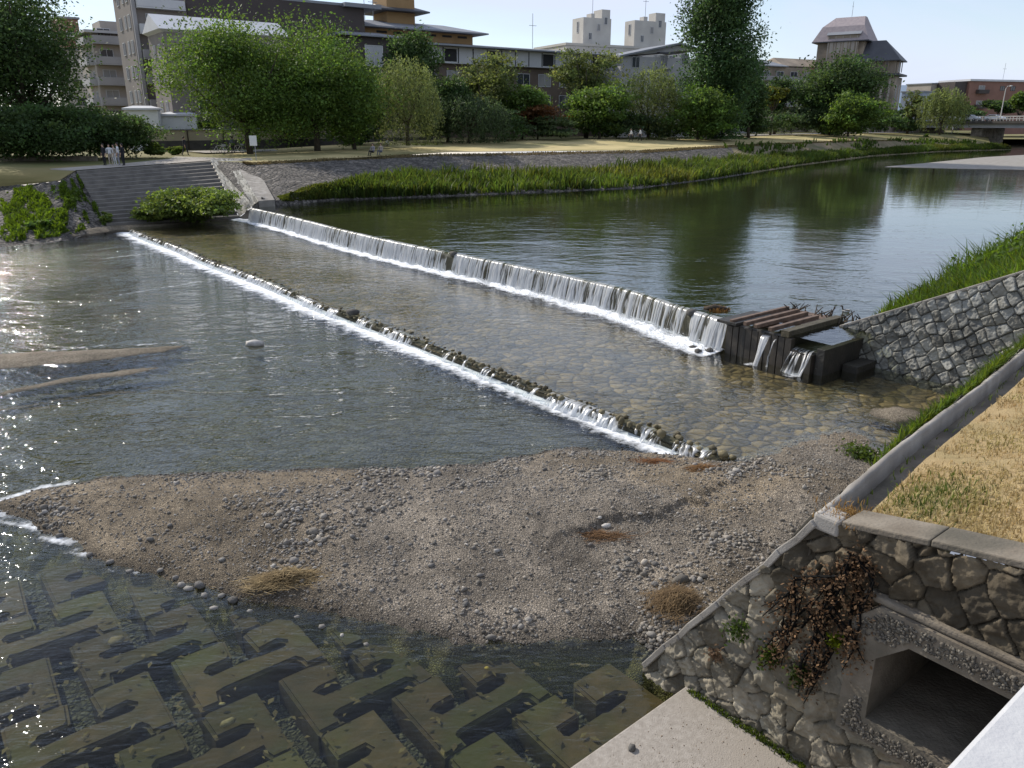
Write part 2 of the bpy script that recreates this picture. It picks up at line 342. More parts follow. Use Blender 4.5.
cm = N('ShaderNodeMix'); cm.data_type = 'RGBA'; L(cr.outputs[0], cm.inputs[0]); L(sky.outputs[0], cm.inputs[6]); cm.inputs[7].default_value = (5.1, 5.6, 6.9, 1)
L(cm.outputs[2], bg.inputs['Color']); bg.inputs['Strength'].default_value = .15
scene.view_settings.view_transform = 'Standard'; scene.view_settings.look = 'None'; scene.view_settings.exposure = 0
scene.cycles.use_denoising = True; scene.cycles.max_bounces = 6; scene.cycles.diffuse_bounces = 2; scene.cycles.glossy_bounces = 3; scene.cycles.transparent_max_bounces = 12
scene.cycles.caustics_reflective = False; scene.cycles.caustics_refractive = False
# ================================================================== THE RIVER
ZL, ZM, ZU = 0.0, .30, 1.25          # lower, middle and upper water levels
def weir_u(v):                        # the weir bends a little towards the sluice
    return 20.6-.8*sstep(-20, -14.2, v)+.25*np.sin(v*.21)
def rockball(seed, sub=1):
    import bmesh
    bm = bmesh.new(); bmesh.ops.create_icosphere(bm, subdivisions=sub, radius=1)
    V = np.array([v.co[:] for v in bm.verts]); F = np.array([[q.index for q in f.verts] for f in bm.faces]); bm.free()
    r = np.random.default_rng(seed); d = r.normal(size=(7, 3)); d /= np.linalg.norm(d, axis=1)[:, None]; off = r.uniform(.55, .95, 7)
    for k in range(7):                # cut facets into the ball
        h = V@d[k]; V = V-np.maximum(h-off[k], 0)[:, None]*d[k]
    return V*(1+r.normal(0, .05, (len(V), 1))), F
ROCKS = [rockball(k, 1) for k in range(8)]
PEB = [rockball(k+50, 1 if k < 2 else 1) for k in range(4)]
import bmesh as _bm
def lowrock(seed):
    bm = _bm.new(); _bm.ops.create_icosphere(bm, subdivisions=1, radius=1)
    V = np.array([v.co[:] for v in bm.verts]); F = np.array([[q.index for q in f.verts] for f in bm.faces]); bm.free()
    V = V[:12] if False else V
    r = np.random.default_rng(seed); return V*r.uniform(.75, 1.1, (len(V), 1)), F
def ico12(seed):
    t = (1+5**.5)/2
    V = np.array([(-1,t,0),(1,t,0),(-1,-t,0),(1,-t,0),(0,-1,t),(0,1,t),(0,-1,-t),(0,1,-t),(t,0,-1),(t,0,1),(-t,0,-1),(-t,0,1)])/1.9
    F = np.array([(0,11,5),(0,5,1),(0,1,7),(0,7,10),(0,10,11),(1,5,9),(5,11,4),(11,10,2),(10,7,6),(7,1,8),(3,9,4),(3,4,2),(3,2,6),(3,6,8),(3,8,9),(4,9,5),(2,4,11),(6,2,10),(8,6,7),(9,8,1)])
    r = np.random.default_rng(seed); return V*r.uniform(.7, 1.2, (12, 1)), F
TINY = [ico12(k) for k in range(10)]
def scatter(protos, P, S, cols, flat=.65, rng=RNG):
    """one mesh of many turned and scaled copies; returns V, F, col"""
    Vs, Fs, Cs = [], [], []; o = 0
    idx = rng.integers(0, len(protos), len(P))
    for k, (pv, pf) in enumerate(protos):
        q = np.where(idx == k)[0]
        if not len(q): continue
        n = len(q); a = rng.uniform(0, 6.283, n); ca, sa = np.cos(a), np.sin(a)
        sx = S[q]*rng.uniform(.8, 1.3, n); sy = S[q]*rng.uniform(.65, 1.0, n); sz = S[q]*flat*rng.uniform(.6, 1.2, n)
        x = pv[None, :, 0]*sx[:, None]; y = pv[None, :, 1]*sy[:, None]; z = pv[None, :, 2]*sz[:, None]
        X = np.stack([x*ca[:, None]-y*sa[:, None], x*sa[:, None]+y*ca[:, None], z], -1)+P[q][:, None, :]
        m = len(pv); Vs.append(X.reshape(-1, 3)); Fs.append((pf[None]+(np.arange(n)*m)[:, None, None]+o).reshape(-1, 3)); Cs.append(np.repeat(cols[q], m, 0)); o += n*m
    return np.concatenate(Vs), np.concatenate(Fs), np.concatenate(Cs)

# ---- beds
def sheet(name, u0, u1, v0, v1, nu, nv, zf, mat, colf=None, kind='structure', uoff=None):
    u, v = np.meshgrid(np.linspace(u0, u1, nu), np.linspace(v0, v1, nv))
    if uoff is not None: u = uoff(u, v)
    P = Wn(u, v, zf(u, v)); C = colf(u, v) if colf else None
    return tag(gridmesh(name, P, mat, C, True), kind=kind)
sheet('river_bed', -40, 13.2, -75, -5.3, 260, 320, lambda u, v: -.32-.12*fbm(u*.8, v*.8)-.5*sstep(.6, -.6, u-(.6+(v+16.9)*.77)), M['bed'])
sheet('apron_bed', 12.9, 22, -60, -6.5, 60, 260, lambda u, v: .10-.08*sstep(14, 20, u)+.03*fbm(u*3, v*3)+.0*v, M['apron'])
def mk_upper():
    m = MB(); pts = [W(21.95, -62, .45), W(21.95, -5, .45), W(140, 10, .45), W(420, -60, .45), W(420, -220, .45), W(60, -75, .45)]
    m.add(pts, [(0, 1, 2, 3, 4, 5)]); tag(m.build('upper_river_bed', M['bed_deep']), kind='structure')
mk_upper()

# ---- gravel bar: the outline is the waterline, the height a gentle mound with a small cut bank
BAR = [(.3,-16.9),(1.6,-17.1),(2.6,-16.9),(4.2,-15.8),(5.9,-14.75),(7.5,-13.5),(9.06,-12.55),(10.1,-12.3),(11.0,-12.1),(11.9,-11.3),(12.7,-10.4),(13.2,-9.5),
       (14.3,-9.35),(15.9,-9.3),(16.9,-8.9),(17.5,-8.35),(17.1,-7.5),(16.6,-6.9),(16.6,-5.0),(8,-4.4),(7.3,-5.6),(7.15,-6.3),(6.6,-6.75),(6.0,-7.15),(5.2,-7.8),(4.4,-9.0),(4.09,-9.5),(3.1,-10.9),(1.8,-13.3),(1.0,-15.6)]
def bar_z(u, v):
    n = fbm(u*.9+3, v*.9, 4)-.5
    d = polydist(u+.35*(fbm(u*2.2, v*2.2+9)-.5), v+.35*(fbm(u*2.2+31, v*2.2)-.5), BAR)
    z = .14*sstep(-.02, .6, d)+.2*sstep(.3, 2.4, d)+.14*sstep(1.5, 4, d)
    z = np.where(d < 0, np.maximum(d*1.1, -.7), z)+n*.09*sstep(0, .8, d)
    up = sstep(9, 15, u); z = z+(.16)*sstep(.1, 1.2, d)*up                         # joins the higher middle pool
    # low scarp running from the wall across the bar
    s = (v+8.35)-(u-9.0)*.12-.45*(fbm(u*2.6, v*.5+3, 5)-.5)*2
    sc = sstep(-.07, .05, s)*sstep(6.6, 9.2, u)*sstep(12.6, 11.2, u)
    return z-.085*sc*sstep(.4, 1.2, d)*sstep(-6.4, -7.2, v)+ .045*(fbm(u*3.2, v*3.2, 3)-.5)*sstep(.1, .6, d)+.03*(fbm(u*8, v*8, 3)-.5), d
uu, vv = np.meshgrid(np.arange(-.4, 18.2, .045), np.arange(-18, -4.6, .045))
zz, dd = bar_z(uu, vv)
wet = .45+.55*sstep(.02, .4, dd)
tone = .62+.5*fbm(uu*.55+5, vv*.55+2, 4)+.5*(fbm(uu*4, vv*4, 3)-.5)
tone = tone*(1-.2*sstep(.48, .62, fbm(uu*1.3+50, vv*1.3)))
warm = .25+.75*sstep(.4, .65, fbm(uu*.35+70, vv*.35, 3))
warm = np.maximum(warm, sstep(6.5, 3.5, uu+.35*(vv+11)))
colr = np.stack([wet*tone*(1+.07*warm)*(1-.12*warm), wet*tone*(1-.14*warm), wet*tone*(1-.28*warm)], -1)
moss = sstep(.0, -.25, dd)[..., None]; colr = colr*(1-moss)+np.array([.5, .55, .3])*moss
gk = (dd > -1.1)
tag(gridmesh('gravel_bar', Wn(uu, vv, zz), M['gravel'], colr, True, keep=gk[:-1, :-1] & gk[1:, 1:] & gk[1:, :-1] & gk[:-1, 1:]), kind='structure')
# loose gravel nobody could count
n = 130000
pu = RNG.uniform(-.2, 17.6, n); pv = RNG.uniform(-17.2, -5.2, n); pz, pd = bar_z(pu, pv)
dens = .4+.6*sstep(.42, .62, fbm(pu*.8+11, pv*.8+4, 3)); near = np.hypot(UX*pu+VX*pv, UY*pu+VY*pv)
ok = (pd > -.12) & (RNG.random(n) < dens); pu, pv, pz, pd = pu[ok], pv[ok], pz[ok], pd[ok]
S = .010+.026*RNG.random(len(pu))**2.2+.045*(RNG.random(len(pu)) < .07)*RNG.random(len(pu))**1.4
S *= .66+.95*sstep(.45, .72, fbm(pu*.7+41, pv*.7+8, 4)); g = RNG.uniform(.38, 1.12, len(pu))+.5*(RNG.random(len(pu)) < .05); tw = RNG.random(len(pu))
wetp = (.5+.5*sstep(0, .3, pd))[:, None]
C = np.stack([g*(1+.08*tw), g, g*(1-.12*tw)], -1)*wetp
V, F, C = scatter(TINY, Wn(pu, pv, pz+S*.2), S, C, .75)
tag(fastmesh('loose_gravel', V, F, M['stone'], C), kind='stuff', label='loose grey gravel covering the bar in the river')
# larger loose stones: each one its own object
def stone(u, v, z, s, shade, label, group=None, name='stone', flat=.6, k=None, mat='stone'):
    pv_, pf_ = ROCKS[random.randrange(8) if k is None else k]
    a = random.uniform(0, 6.28); ca, sa = math.cos(a), math.sin(a); Q = pv_*np.array([s*random.uniform(.9, 1.25), s*random.uniform(.7, 1), s*flat])
    Q = np.stack([Q[:, 0]*ca-Q[:, 1]*sa, Q[:, 0]*sa+Q[:, 1]*ca, Q[:, 2]], -1)
    sh = np.array(shade) if hasattr(shade, '__len__') else np.array([shade]*3)
    o = fastmesh(name, Q, pf_, M[mat], np.tile(sh, (len(Q), 1))); o.location = W(u, v, z+s*flat*.35)
    return tag(o, label, 'stone', group)
def stone_px(x, y, s, shade, label, group=None, **k):
    P = atz(x, y, .3)
    for _ in range(3):
        u, v = UX*P.x+UY*P.y, VX*P.x+VY*P.y; zb, _d = bar_z(np.array([u]), np.array([v])); P = atz(x, y, max(float(zb[0]), -.02))
    return stone(u, v, P.z, s, shade, label, group, **k)
GS = 'loose stones on the gravel bar'
for x, y, s, g in [(352,537,.07,.8),(386,538,.07,.55),(431,566,.07,.7),(497,552,.06,1.25),(222,560,.07,.75),(194,548,.06,.75),(320,545,.05,1.3),(545,470,.07,.55),(507,457,.08,.5),
                   (600,523,.05,1.6),(445,520,.05,1.2),(410,545,.05,.7),(465,600,.05,1.0),(372,590,.05,1.1),(300,520,.06,.6),(170,525,.07,.6),(250,515,.05,.9),(560,600,.05,1.1),(620,575,.05,1.2),(534,488,.05,1.2),
                   (590,545,.06,.9),(640,520,.05,1.3),(480,575,.06,.8),(516,610,.06,1.0),(345,565,.06,.65),(280,545,.05,1.2),(140,540,.06,.6),(120,515,.06,.7),(400,500,.05,1.2),(330,500,.05,1.0),(690,490,.05,1.2),(735,500,.05,1.4),(770,480,.05,1.2),(810,470,.06,1.1)]:
    stone_px(x, y, s, g*.85, 'small loose stone lying on the river gravel bar', GS)
for x, y, s, g in [(200,585,.12,.62),(189,590,.09,.9),(205,596,.08,.8),(233,602,.11,.42),(214,609,.07,1.15),(150,540,.08,.55),(160,570,.07,.7),(176,578,.07,.8),(250,612,.06,.9),(60,535,.08,.55),(90,555,.07,.6),(322,628,.07,.7),(342,636,.05,1.2),(367,645,.05,.8),(297,618,.06,.9),(110,563,.08,.8),(130,572,.07,.7),(182,585,.1,1.0),(222,597,.08,.7)]:
    stone_px(x, y, s, g*.85, 'wet stone at the waterline along the near edge of the gravel bar', 'stones along the near waterline', name='waterline_stone')
stone_px(606, 527, .09, 1.9, 'whitish flat stone, brightest among those on the bar', name='white_stone')
stone(8.9, -24.9, -.02, .32, 1.6, 'pale flat boulder alone in the open lower pool', name='boulder', flat=.5, k=2)
# bars and islets in the pools
def islet(name, poly, zb, h, label, mat='gravel', col=.9):
    us = [p[0] for p in poly]; vs = [p[1] for p in poly]
    u, v = np.meshgrid(np.arange(min(us)-.8, max(us)+.8, .08), np.arange(min(vs)-.8, max(vs)+.8, .08))
    d = polydist(u+.3*(fbm(u*2, v*2)-.5), v+.3*(fbm(u*2+9, v*2)-.5), poly)
    z = zb+np.where(d > 0, h*sstep(-.05, .7, d), d*1.6)+.03*(fbm(u*5, v*5)-.5)
    c = (.5+.5*sstep(0, .25, d))*col*(.85+.3*fbm(u*3, v*3)); keep = (d > -.14)
    o = gridmesh(name, Wn(u, v, z), M[mat], np.stack([c*1.04, c, c*.9], -1), True, keep=keep[:-1, :-1] & keep[1:, 1:] & keep[1:, :-1] & keep[:-1, 1:])
    tag(o, kind='structure')
islet('gravel_islet', [(17.75,-8.45),(18.3,-8.6),(18.9,-8.3),(18.95,-7.75),(18.4,-7.5),(17.8,-7.75)], ZM, .14, '')
islet('gravel_shoal', [(.2,-29.6),(3,-28.6),(5,-27.4),(7.2,-26.2),(6.4,-25.9),(4.2,-26.2),(1.8,-27.0),(-1,-28)], ZL, .10, '', col=.75)
islet('gravel_shoal', [(3.2,-24.9),(5.0,-24.6),(5.9,-24.1),(4.9,-24.0),(3.3,-24.3),(1.6,-24.2),(1.4,-24.5)], ZL, .07, '', col=.72)
islet('river_shore', [(3,-60),(6,-56.6),(9,-56.6),(12.3,-58.2),(14.4,-57.2),(19.5,-57.6),(20.3,-56.9),(20.3,-63),(3,-63)], .12, .25, '', col=.75)

# ---- water
def foam_low(u, v):
    f = np.zeros(u.shape); k = .75*sstep(-10, -22, v)+.55
    lobes = .35+.9*fbm(v*.9, v*0+3, 3)+1.3*(fbm(v*3.7, v*0+6, 3)-.42)
    f = np.maximum(f, (.75+.1*k)*sstep(12.1-1.0*lobes*(.28+.8*sstep(-14, -34, v)), 12.85, u)*sstep(-9.2, -9.6, v))
    f = np.maximum(f, (.30+.22*fbm(v*1.3+5, u*.35, 3))*sstep(9.8, 12.4, u)*sstep(-13, -16, v))
    # bright riffles trailing down from the sill on the far side
    for (ua, va, ub, vb, w) in [(9.0,-47,12.6,-47.6,.5),(7.5,-36.3,12.6,-37.6,.35),(5.5,-27.5,7.8,-26.4,.25),(-2,-29.4,5,-28.0,.3)]:
        ex, ey = ub-ua, vb-va; t = np.clip(((u-ua)*ex+(v-va)*ey)/(ex*ex+ey*ey), 0, 1); d = np.hypot(u-ua-t*ex, v-va-t*ey)
        f = np.maximum(f, .48*sstep(w*1.6, 0, d))
    # shallow water breaking round the tip of the gravel bar
    d = polydist(u, v, BAR); tip = sstep(3.6, 1.2, u)*sstep(-11.0, -13, v)
    f = np.maximum(f, .7*tip*sstep(-.35, -.02, d)*sstep(.3, 0, d)); f = np.maximum(f, .25*sstep(-9.0, -10.0, v)*sstep(-.2, 0, d)*sstep(5, 3, u))
    g = .3*sstep(-20, -32, v)+.22*sstep(2.5, -2.5, u+.25*(v+10))
    return np.stack([f, g, f], -1)
BARLINE = lambda v: np.maximum(.6+(v+16.9)*.77, -38)      # the bar divides the riffled pool from the quiet corner with the blocks
sheet('lower_water', 0, 1, -64, -5.0, 200, 460, lambda u, v: 0*u, M['low_water'], foam_low, uoff=lambda a, v: BARLINE(v)+(12.98-BARLINE(v))*a)
sheet('near_water', 0, 1, -56, -4.88, 120, 300, lambda u, v: 0*u, M['near_water'], foam_low, uoff=lambda a, v: -40+(BARLINE(v)-.002+40)*a)
def foam_mid(u, v):
    wu = weir_u(v); w = .6+.7*fbm(v*1.1+2, v*0+8, 4)+.6*sstep(-26, -16, v)
    f = .95*sstep(wu-.25-w, wu-.35-.15*w, u)*sstep(-13.9, -14.2, v)
    f = np.maximum(f, .3*sstep(15.5, 13.2, u)*sstep(-22, -32, v))
    f = np.maximum(f, (.36+.12*fbm(v*.9+31, u*.5, 3))*sstep(wu-3.2, wu-.8, u)*sstep(-13.9, -14.4, v)*sstep(-60, -20, v))
    f0 = f*sstep(wu-2.2, wu-.6, u)
    for va, w2 in [(-12.8, .25), (-11.4, .4)]: f = np.maximum(f, .62*np.exp(-((v-va)/w2)**2-((u-19.1)/.35)**2))
    return np.stack([f, .5*f0, f], -1)
def z_mid(u, v):
    wu = weir_u(v); t = sstep(wu-1.1, wu-.35, u)*sstep(-13.8, -14.3, v)
    return ZM+t*(.02+.16*fbm(u*3.1, v*3.1, 3)**1.5)-.03*sstep(14, 13, u)
sheet('middle_water', 13.02, 21.9, -59, -6.8, 90, 600, z_mid, M['mid_water'], foam_mid)
# upper pool
FARW = [W(20.7,-55.8), Vector((-14.3,62.6,0)), Vector((-5.15,66.4,0)), Vector((4.0,70.2,0)), Vector((11.9,74.8,0)), Vector((22.9,88.7,0)), Vector((41.6,116.8,0)), Vector((68,154,0)), Vector((96,186,0)), Vector((135,235,0))]
def mk_upper_water():
    vs = np.linspace(-55.9, -10.6, 120); u = weir_u(vs)
    line = [W(a, b, ZU) for a, b in zip(u, vs)]
    far = [W(23, -58, ZU), Vector((-16, 66, ZU)), Vector((-6, 71, ZU)), Vector((10, 82, ZU)), Vector((38, 121, ZU)), Vector((64, 160, ZU)), Vector((130, 245, ZU))]
    near = [W(21.9, -10.6, ZU), W(46, -12, ZU), W(110, -12, ZU), W(240, -20, ZU)]
    m = MB(); poly = line+near+far[::-1]
    m.add(poly, [tuple(range(len(poly)))]); o = m.build('upper_water', M['upper_water'], fix=False)
    if o.data.polygons[0].normal.z < 0: o.data.flip_normals()
    tag(o, kind='structure')
mk_upper_water()

# ---- the weir: a stone step, its crest stones and the water falling over it
wr = empty('weir', W(20.6, -35, .3)); tag(wr, 'long straight stone weir with white water falling over it', 'weir')
nv = 900; v = np.linspace(-55.9, -13.9, nv); prof = [(.3,1.12),(.06,1.16),(-.06,1.12),(-.11,1.0),(-.13,.6),(-.16,.0)]
U_, V_ = np.meshgrid(np.zeros(len(prof)), v); P = np.zeros((nv, len(prof), 3)); 
for k, (du, z) in enumerate(prof):
    j = .07*(fbm(v*3.2, v*0+k*.9, 3)-.5)
    P[:, k] = Wn(weir_u(v)+du+j, v, z+.05*(fbm(v*2.1+40, v*0+k*.5, 3)-.5))
gridmesh('weir_wall', P, M['weir'], None, True, parent=wr, up=False)
# a fall of water as strands; strength of each strand from noise along the crest
def fall(name, u_of, v0, v1, ztop, zbot, throw, n, gaps=(), parent=None, dens=.5, lab=None, wob=.06):
    v = np.linspace(v0, v1, n); nz = 14; t = np.linspace(0, 1, nz)
    s1 = fbm(v*1.3+13+.6*np.sin(v*1.9), v*0+1, 4); s2 = fbm(v*11+5, v*0+7, 3); strong = .5*s1+.5*s2
    for (a, w, k) in gaps: strong = strong-k*np.exp(-((v-a)/w)**2)
    T, Vv = np.meshgrid(t, v); S = strong[:, None]+.5*(fbm(v*.55+3, v*0+2, 2)-.45)[:, None]*1.0+.35*(fbm(v*31, v*0+4, 2)-.5)[:, None]
    Vw = Vv+.03*np.sin(Vv*9+T*3)
    u = u_of(v)[:, None]+.06-(.24+.06*S+throw*(.7+.6*S)*T)*T**.3
    z = ztop+.03*(s1[:, None]-.5)+(zbot-ztop)*T**1.25
    thin = fbm(Vv*17, T*2.2+Vv*2, 4)
    cov = sstep(dens-.08, dens+.09, S*.5+thin*.55+.0*T)*(.62+.33*sstep(.0, .2, T))+.25*sstep(.8, 1, T)
    u = u-wob*(thin-.5)*(.4+1.4*T)-.05*(s2[:, None]-.5)*(.3+T)
    c = np.clip(cov, 0, .95)
    return gridmesh(name, Wn(u, Vw, z), M['falls'], np.stack([c, c, c], -1), True, parent=parent, up=False)
fw = fall('falling_water', weir_u, -55.8, -14.05, ZU+.015, ZM+.03, .16, 2600, gaps=[(-30.2,.2,.6),(-15.7,.16,.6),(-15.0,.08,.35)], parent=wr, dens=.445)
n = 9000; v = RNG.uniform(-55.5, -14.1, n); v = np.where(RNG.random(n) < .45, RNG.uniform(-28, -14.1, n), v); du = np.abs(RNG.normal(0, .22, n))*(1+.6*sstep(-28, -16, v)); zz_ = ZM+.02+np.abs(RNG.normal(0, .07, n))*np.exp(-du*2.5)
S = RNG.uniform(.008, .035, n)*(1-.4*np.minimum(du, 1)); g = RNG.uniform(.85, 1.0, n)
V, F, C = scatter(TINY, Wn(weir_u(v)-.3-du, v, zz_), S, np.stack([g*0+.93]*3, -1), .7); fastmesh('splash', V, F, M['falls'], C, parent=wr)
# rubble below the right end of the weir
for k, (du, v, s) in enumerate([(-.9,-14.5,.2),(-.7,-14.9,.17),(-.55,-14.3,.22)]):
    stone(float(weir_u(np.array([v]))[0])+du, v, ZM-.03, s, .3, 'dark wet rubble stone at the foot of the weir beside the sluice', 'rubble below the weir', name='rubble_stone')
# drift wood and clump on the crest
def clump(name, P, r, label, cat, nb=60, col=(.8, .8, .8), mat='drygrass', h=.3, w=.03, lean=.6, parent=None):
    V, F, C = [], [], []
    for k in range(nb):
        a = random.uniform(0, 6.28); q = r*math.sqrt(random.random()); b = Vector((q*math.cos(a), q*math.sin(a), 0))
        hh = h*random.uniform(.5, 1.1)*(1-.5*q/r); d = Vector((math.cos(a)*lean*random.random()+random.uniform(-.3, .3), math.sin(a)*lean*random.random()+random.uniform(-.3, .3), 1)).normalized()
        s = Vector((-math.sin(a+random.uniform(-1, 1)), math.cos(a), 0))*w*random.uniform(.6, 1.3); t = b+d*hh; mid = b+d*hh*.55+Vector((0, 0, .04*hh))
        t = t+Vector((d.x, d.y, -.5))*hh*.2
        o = len(V); V += [b-s, b+s, mid+s*.8, mid-s*.8, t]; F += [(o, o+1, o+2, o+3), (o+3, o+2, o+4, o+4)]
        c = random.uniform(.6, 1.3); C += [[col[0]*c, col[1]*c, col[2]*c]]*5
    V = np.array([list(q) for q in V]); F = np.array(F)
    F3 = np.concatenate([F[:, [0, 1, 2]], F[0::2][:, [0, 2, 3]]]) if True else F
    ob = fastmesh(name, V, F3, M[mat], np.array(C), parent=parent); ob.location = P
    return tag(ob, label, cat) if label else ob
P = W(float(weir_u(np.array([-14.9]))[0])+.9, -15.3, 1.2)
dr = empty('driftwood', P); tag(dr, 'ragged brown clump of drift debris stranded on the weir crest', 'driftwood')
mb = MB(); mb.tube([P+Vector((-.4, .1, .03)), P+Vector((-.1, 0, .1)), P+Vector((.35, -.12, .06))], [.06, .11, .05], 7); mb.build('log', M['bark'], dr, True)
clump('debris', P, .42, None, None, 260, (.75, .62, .5), 'drygrass', .26, .022, .9).parent = dr
bpy.data.objects['debris'].location = (0, 0, 0)
P0 = W(float(weir_u(np.array([-30.2]))[0])-.02, -30.2, 1.17)
stone(float(weir_u(np.array([-30.2]))[0])+.0, -30.2, 1.14, .3, .3, 'dark stone breaking the falling water midway along the weir', name='crest_stone')
stone(float(weir_u(np.array([-15.7]))[0])+.0, -15.7, 1.12, .26, .3, 'dark wet stone on the weir crest close to the sluice', name='crest_stone')

# ---- the lower sill: a row of mossy stones with water slipping between
n = 420; v = np.linspace(-57, -9.0, n)+RNG.normal(0, .06, n); u = 13.02+RNG.normal(0, .1, n)+.1*np.sin(v*.5)
S = RNG.uniform(.05, .11, n)*(1+.25*sstep(-16, -10, v)); g = RNG.uniform(.35, 1.25, n)
z = ZM-.08+RNG.normal(0, .03, n)+.04*sstep(-26.5, -16, v)
V, F, C = scatter(ROCKS, Wn(u, v, z), S, np.stack([g, g*.98, g*.9], -1), .8)
sill = empty('stone_sill', W(13, -30, .1)); tag(sill, 'long low sill of dark mossy stones across the river below the weir', 'sill')
fastmesh('stone_row', V, F, M['mossrock'], C, parent=sill)
m = MB(); m.box3(Vector((0, 0, 0)), U3, V3, Z3, (12.95, 13.3), (-58, -8.6), (-.4, .13)); m.build('footing', M['weir'], sill)
fall('trickling_water', lambda v: 13.0+.1*np.sin(v*.5)-.02, -57, -9.4, ZM-.03, .0, .08, 2400, gaps=[(-25.9,.4,.8)]+[(q, .25, .5) for q in RNG.uniform(-26, -9, 14)], parent=sill, dens=.53, wob=.08)
stone(13.05, -25.9, .26, .34, .25, 'dark wet rock sitting up on the lower stone sill', name='dark_rock', flat=.5)

# ---- interlocking concrete blocks under the shallow water
def block_poly(bar=True):
    p = [(-.33,.12),(0,.12)]+([(0,-.04),(.03,-.09),(.08,-.1),(1.07,-.1),(1.13,-.05),(1.13,.12)] if bar else [])
    p += [(1.42,.12),(1.42,-1.16),(.76,-1.16),(.7,-1.1),(.7,-.63),(1.05,-.63),(1.1,-.58),(1.1,-.52),(1.05,-.47),(.72,-.47),(.62,-.52),(.5,-.5),(.05,-.5),(0,-.54),(0,-.62),(.05,-.66),(.34,-.66),(.4,-.72),(.4,-1.16),(-.33,-1.16)]
    return [(a*.996+.002*1, b) for a, b in p]
rows = {3: 'submerged algae green concrete block along the edge of the grey slab', 2: 'submerged interlocking concrete block, second row out from the slab', 1: 'submerged interlocking concrete block, third row out from the slab',
        0: 'submerged interlocking concrete block, fourth row out from the slab', -1: 'submerged concrete block dim under rippled water, fifth row from the slab', -2: 'submerged concrete block dim under rippled water, sixth row from the slab', -3: 'barely visible submerged concrete block farthest out from the slab'}
def make_block(bar):
    import bmesh
    bm = bmesh.new(); vs = [bm.verts.new(W(a+random.gauss(0, .014), b+random.gauss(0, .014), 0)) for a, b in block_poly(bar)]; f = bm.faces.new(vs)
    if f.normal.z < 0: f.normal_flip()
    bm.normal_update(); top = f
    r = bmesh.ops.extrude_face_region(bm, geom=[f]); 
    for e in r['geom']:
        if isinstance(e, bmesh.types.BMVert): e.co.z = .5
    bm.normal_update(); bmesh.ops.recalc_face_normals(bm, faces=bm.faces)
    edges = [e for e in bm.edges if all(abs(q.co.z-.5) < 1e-4 for q in e.verts) and len(e.link_faces) == 2 and any(abs(ff.normal.z) < .5 for ff in e.link_faces)]
    bmesh.ops.bevel(bm, geom=edges, offset=.045, segments=3, affect='EDGES', clamp_overlap=True)
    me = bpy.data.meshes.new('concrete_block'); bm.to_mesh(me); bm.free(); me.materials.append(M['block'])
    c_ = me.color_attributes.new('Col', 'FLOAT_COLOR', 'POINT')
    for i_, v_ in enumerate(me.vertices): k_ = 1.0 if v_.co.z > .44 else (.5 if v_.co.z > .3 else .22); c_.data[i_].color = (k_, k_, k_, 1)  # painted shade: block sides get darker in colour towards the bed
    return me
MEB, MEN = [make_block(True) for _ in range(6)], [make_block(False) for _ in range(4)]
for j in range(-3, 4):
    for i in range(-4, 4):
        u0 = 2.27+1.03*j+2.05*i; v0 = -9.0+1.28*j
        c = W(u0+.5, v0-.5, 0)
        if u0 < -1.9 or u0 > 6.0 or c.y < 4.5 or abs(c.x)/max(c.y, 1) > .9: continue
        if polydist(np.array([u0+.5]), np.array([v0-.5]), BAR)[0] > 1.3: continue
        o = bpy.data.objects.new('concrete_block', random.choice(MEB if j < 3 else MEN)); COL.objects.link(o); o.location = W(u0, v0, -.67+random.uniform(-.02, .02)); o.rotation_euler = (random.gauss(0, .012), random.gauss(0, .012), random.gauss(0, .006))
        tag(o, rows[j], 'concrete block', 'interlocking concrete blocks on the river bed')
# gravel on the bed between the blocks + sunken leaves and stones on top
n = 9000; pu = RNG.uniform(-2, 7, n); pv = RNG.uniform(-14, -5, n)
S = RNG.uniform(.015, .05, n); g = RNG.uniform(.35, .8, n)
V, F, C = scatter(TINY, Wn(pu, pv, -.56+0*pu), S, np.stack([g*.5, g*.56, g*.52], -1), .7)  # stones tinted dark and bluish to paint the shade of the gaps
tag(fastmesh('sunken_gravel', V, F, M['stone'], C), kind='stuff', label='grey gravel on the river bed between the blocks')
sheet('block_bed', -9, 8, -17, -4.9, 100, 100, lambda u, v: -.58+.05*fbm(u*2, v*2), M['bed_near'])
n = 700; pu = RNG.uniform(-2.5, 6.9, n); pv = RNG.uniform(-12.5, -5.05, n); g = RNG.uniform(.35, 1.5, n); th = RNG.uniform(0, 6.283, n); ln = RNG.uniform(.03, .08, n); wd_ = ln*RNG.uniform(.25, .6, n)
c = Wn(pu, pv, -.142+0*pu); t = np.stack([np.cos(th), np.sin(th), 0*th], -1)*ln[:, None]; b_ = np.stack([-np.sin(th), np.cos(th), 0*th], -1)*wd_[:, None]; up_ = np.array([0, 0, .012])
V = np.stack([c-t, c+b_+up_, c+t, c-b_+up_], 1).reshape(-1, 3)
tag(fastmesh('sunken_leaves', V, np.arange(n*4).reshape(-1, 4), M['stone'], np.repeat(np.stack([g*.3, g*.26, g*.14], -1), 4, 0)), kind='stuff', label='brown sunken leaves and silt flakes on the submerged blocks')
for x, y, s, g in [(115,640,.16,(.62,.55,.42)),(228,720,.11,(.9,.85,.6)),(222,702,.05,(1.3,1.2,.7)),(487,666,.05,(1.5,1.2,.3))]:
    P = atz(x, y, -.1); stone(UX*P.x+UY*P.y, VX*P.x+VY*P.y, -.13, s, np.array(g)*.7, {115:'flat tan stone on the far blocks under water',228:'pale flat stone resting on a submerged block',222:'tiny yellow pebble on a submerged block corner',487:'bright yellow leaf shaped pebble on a mossy block'}[x], name='sunken_stone', flat=.2)
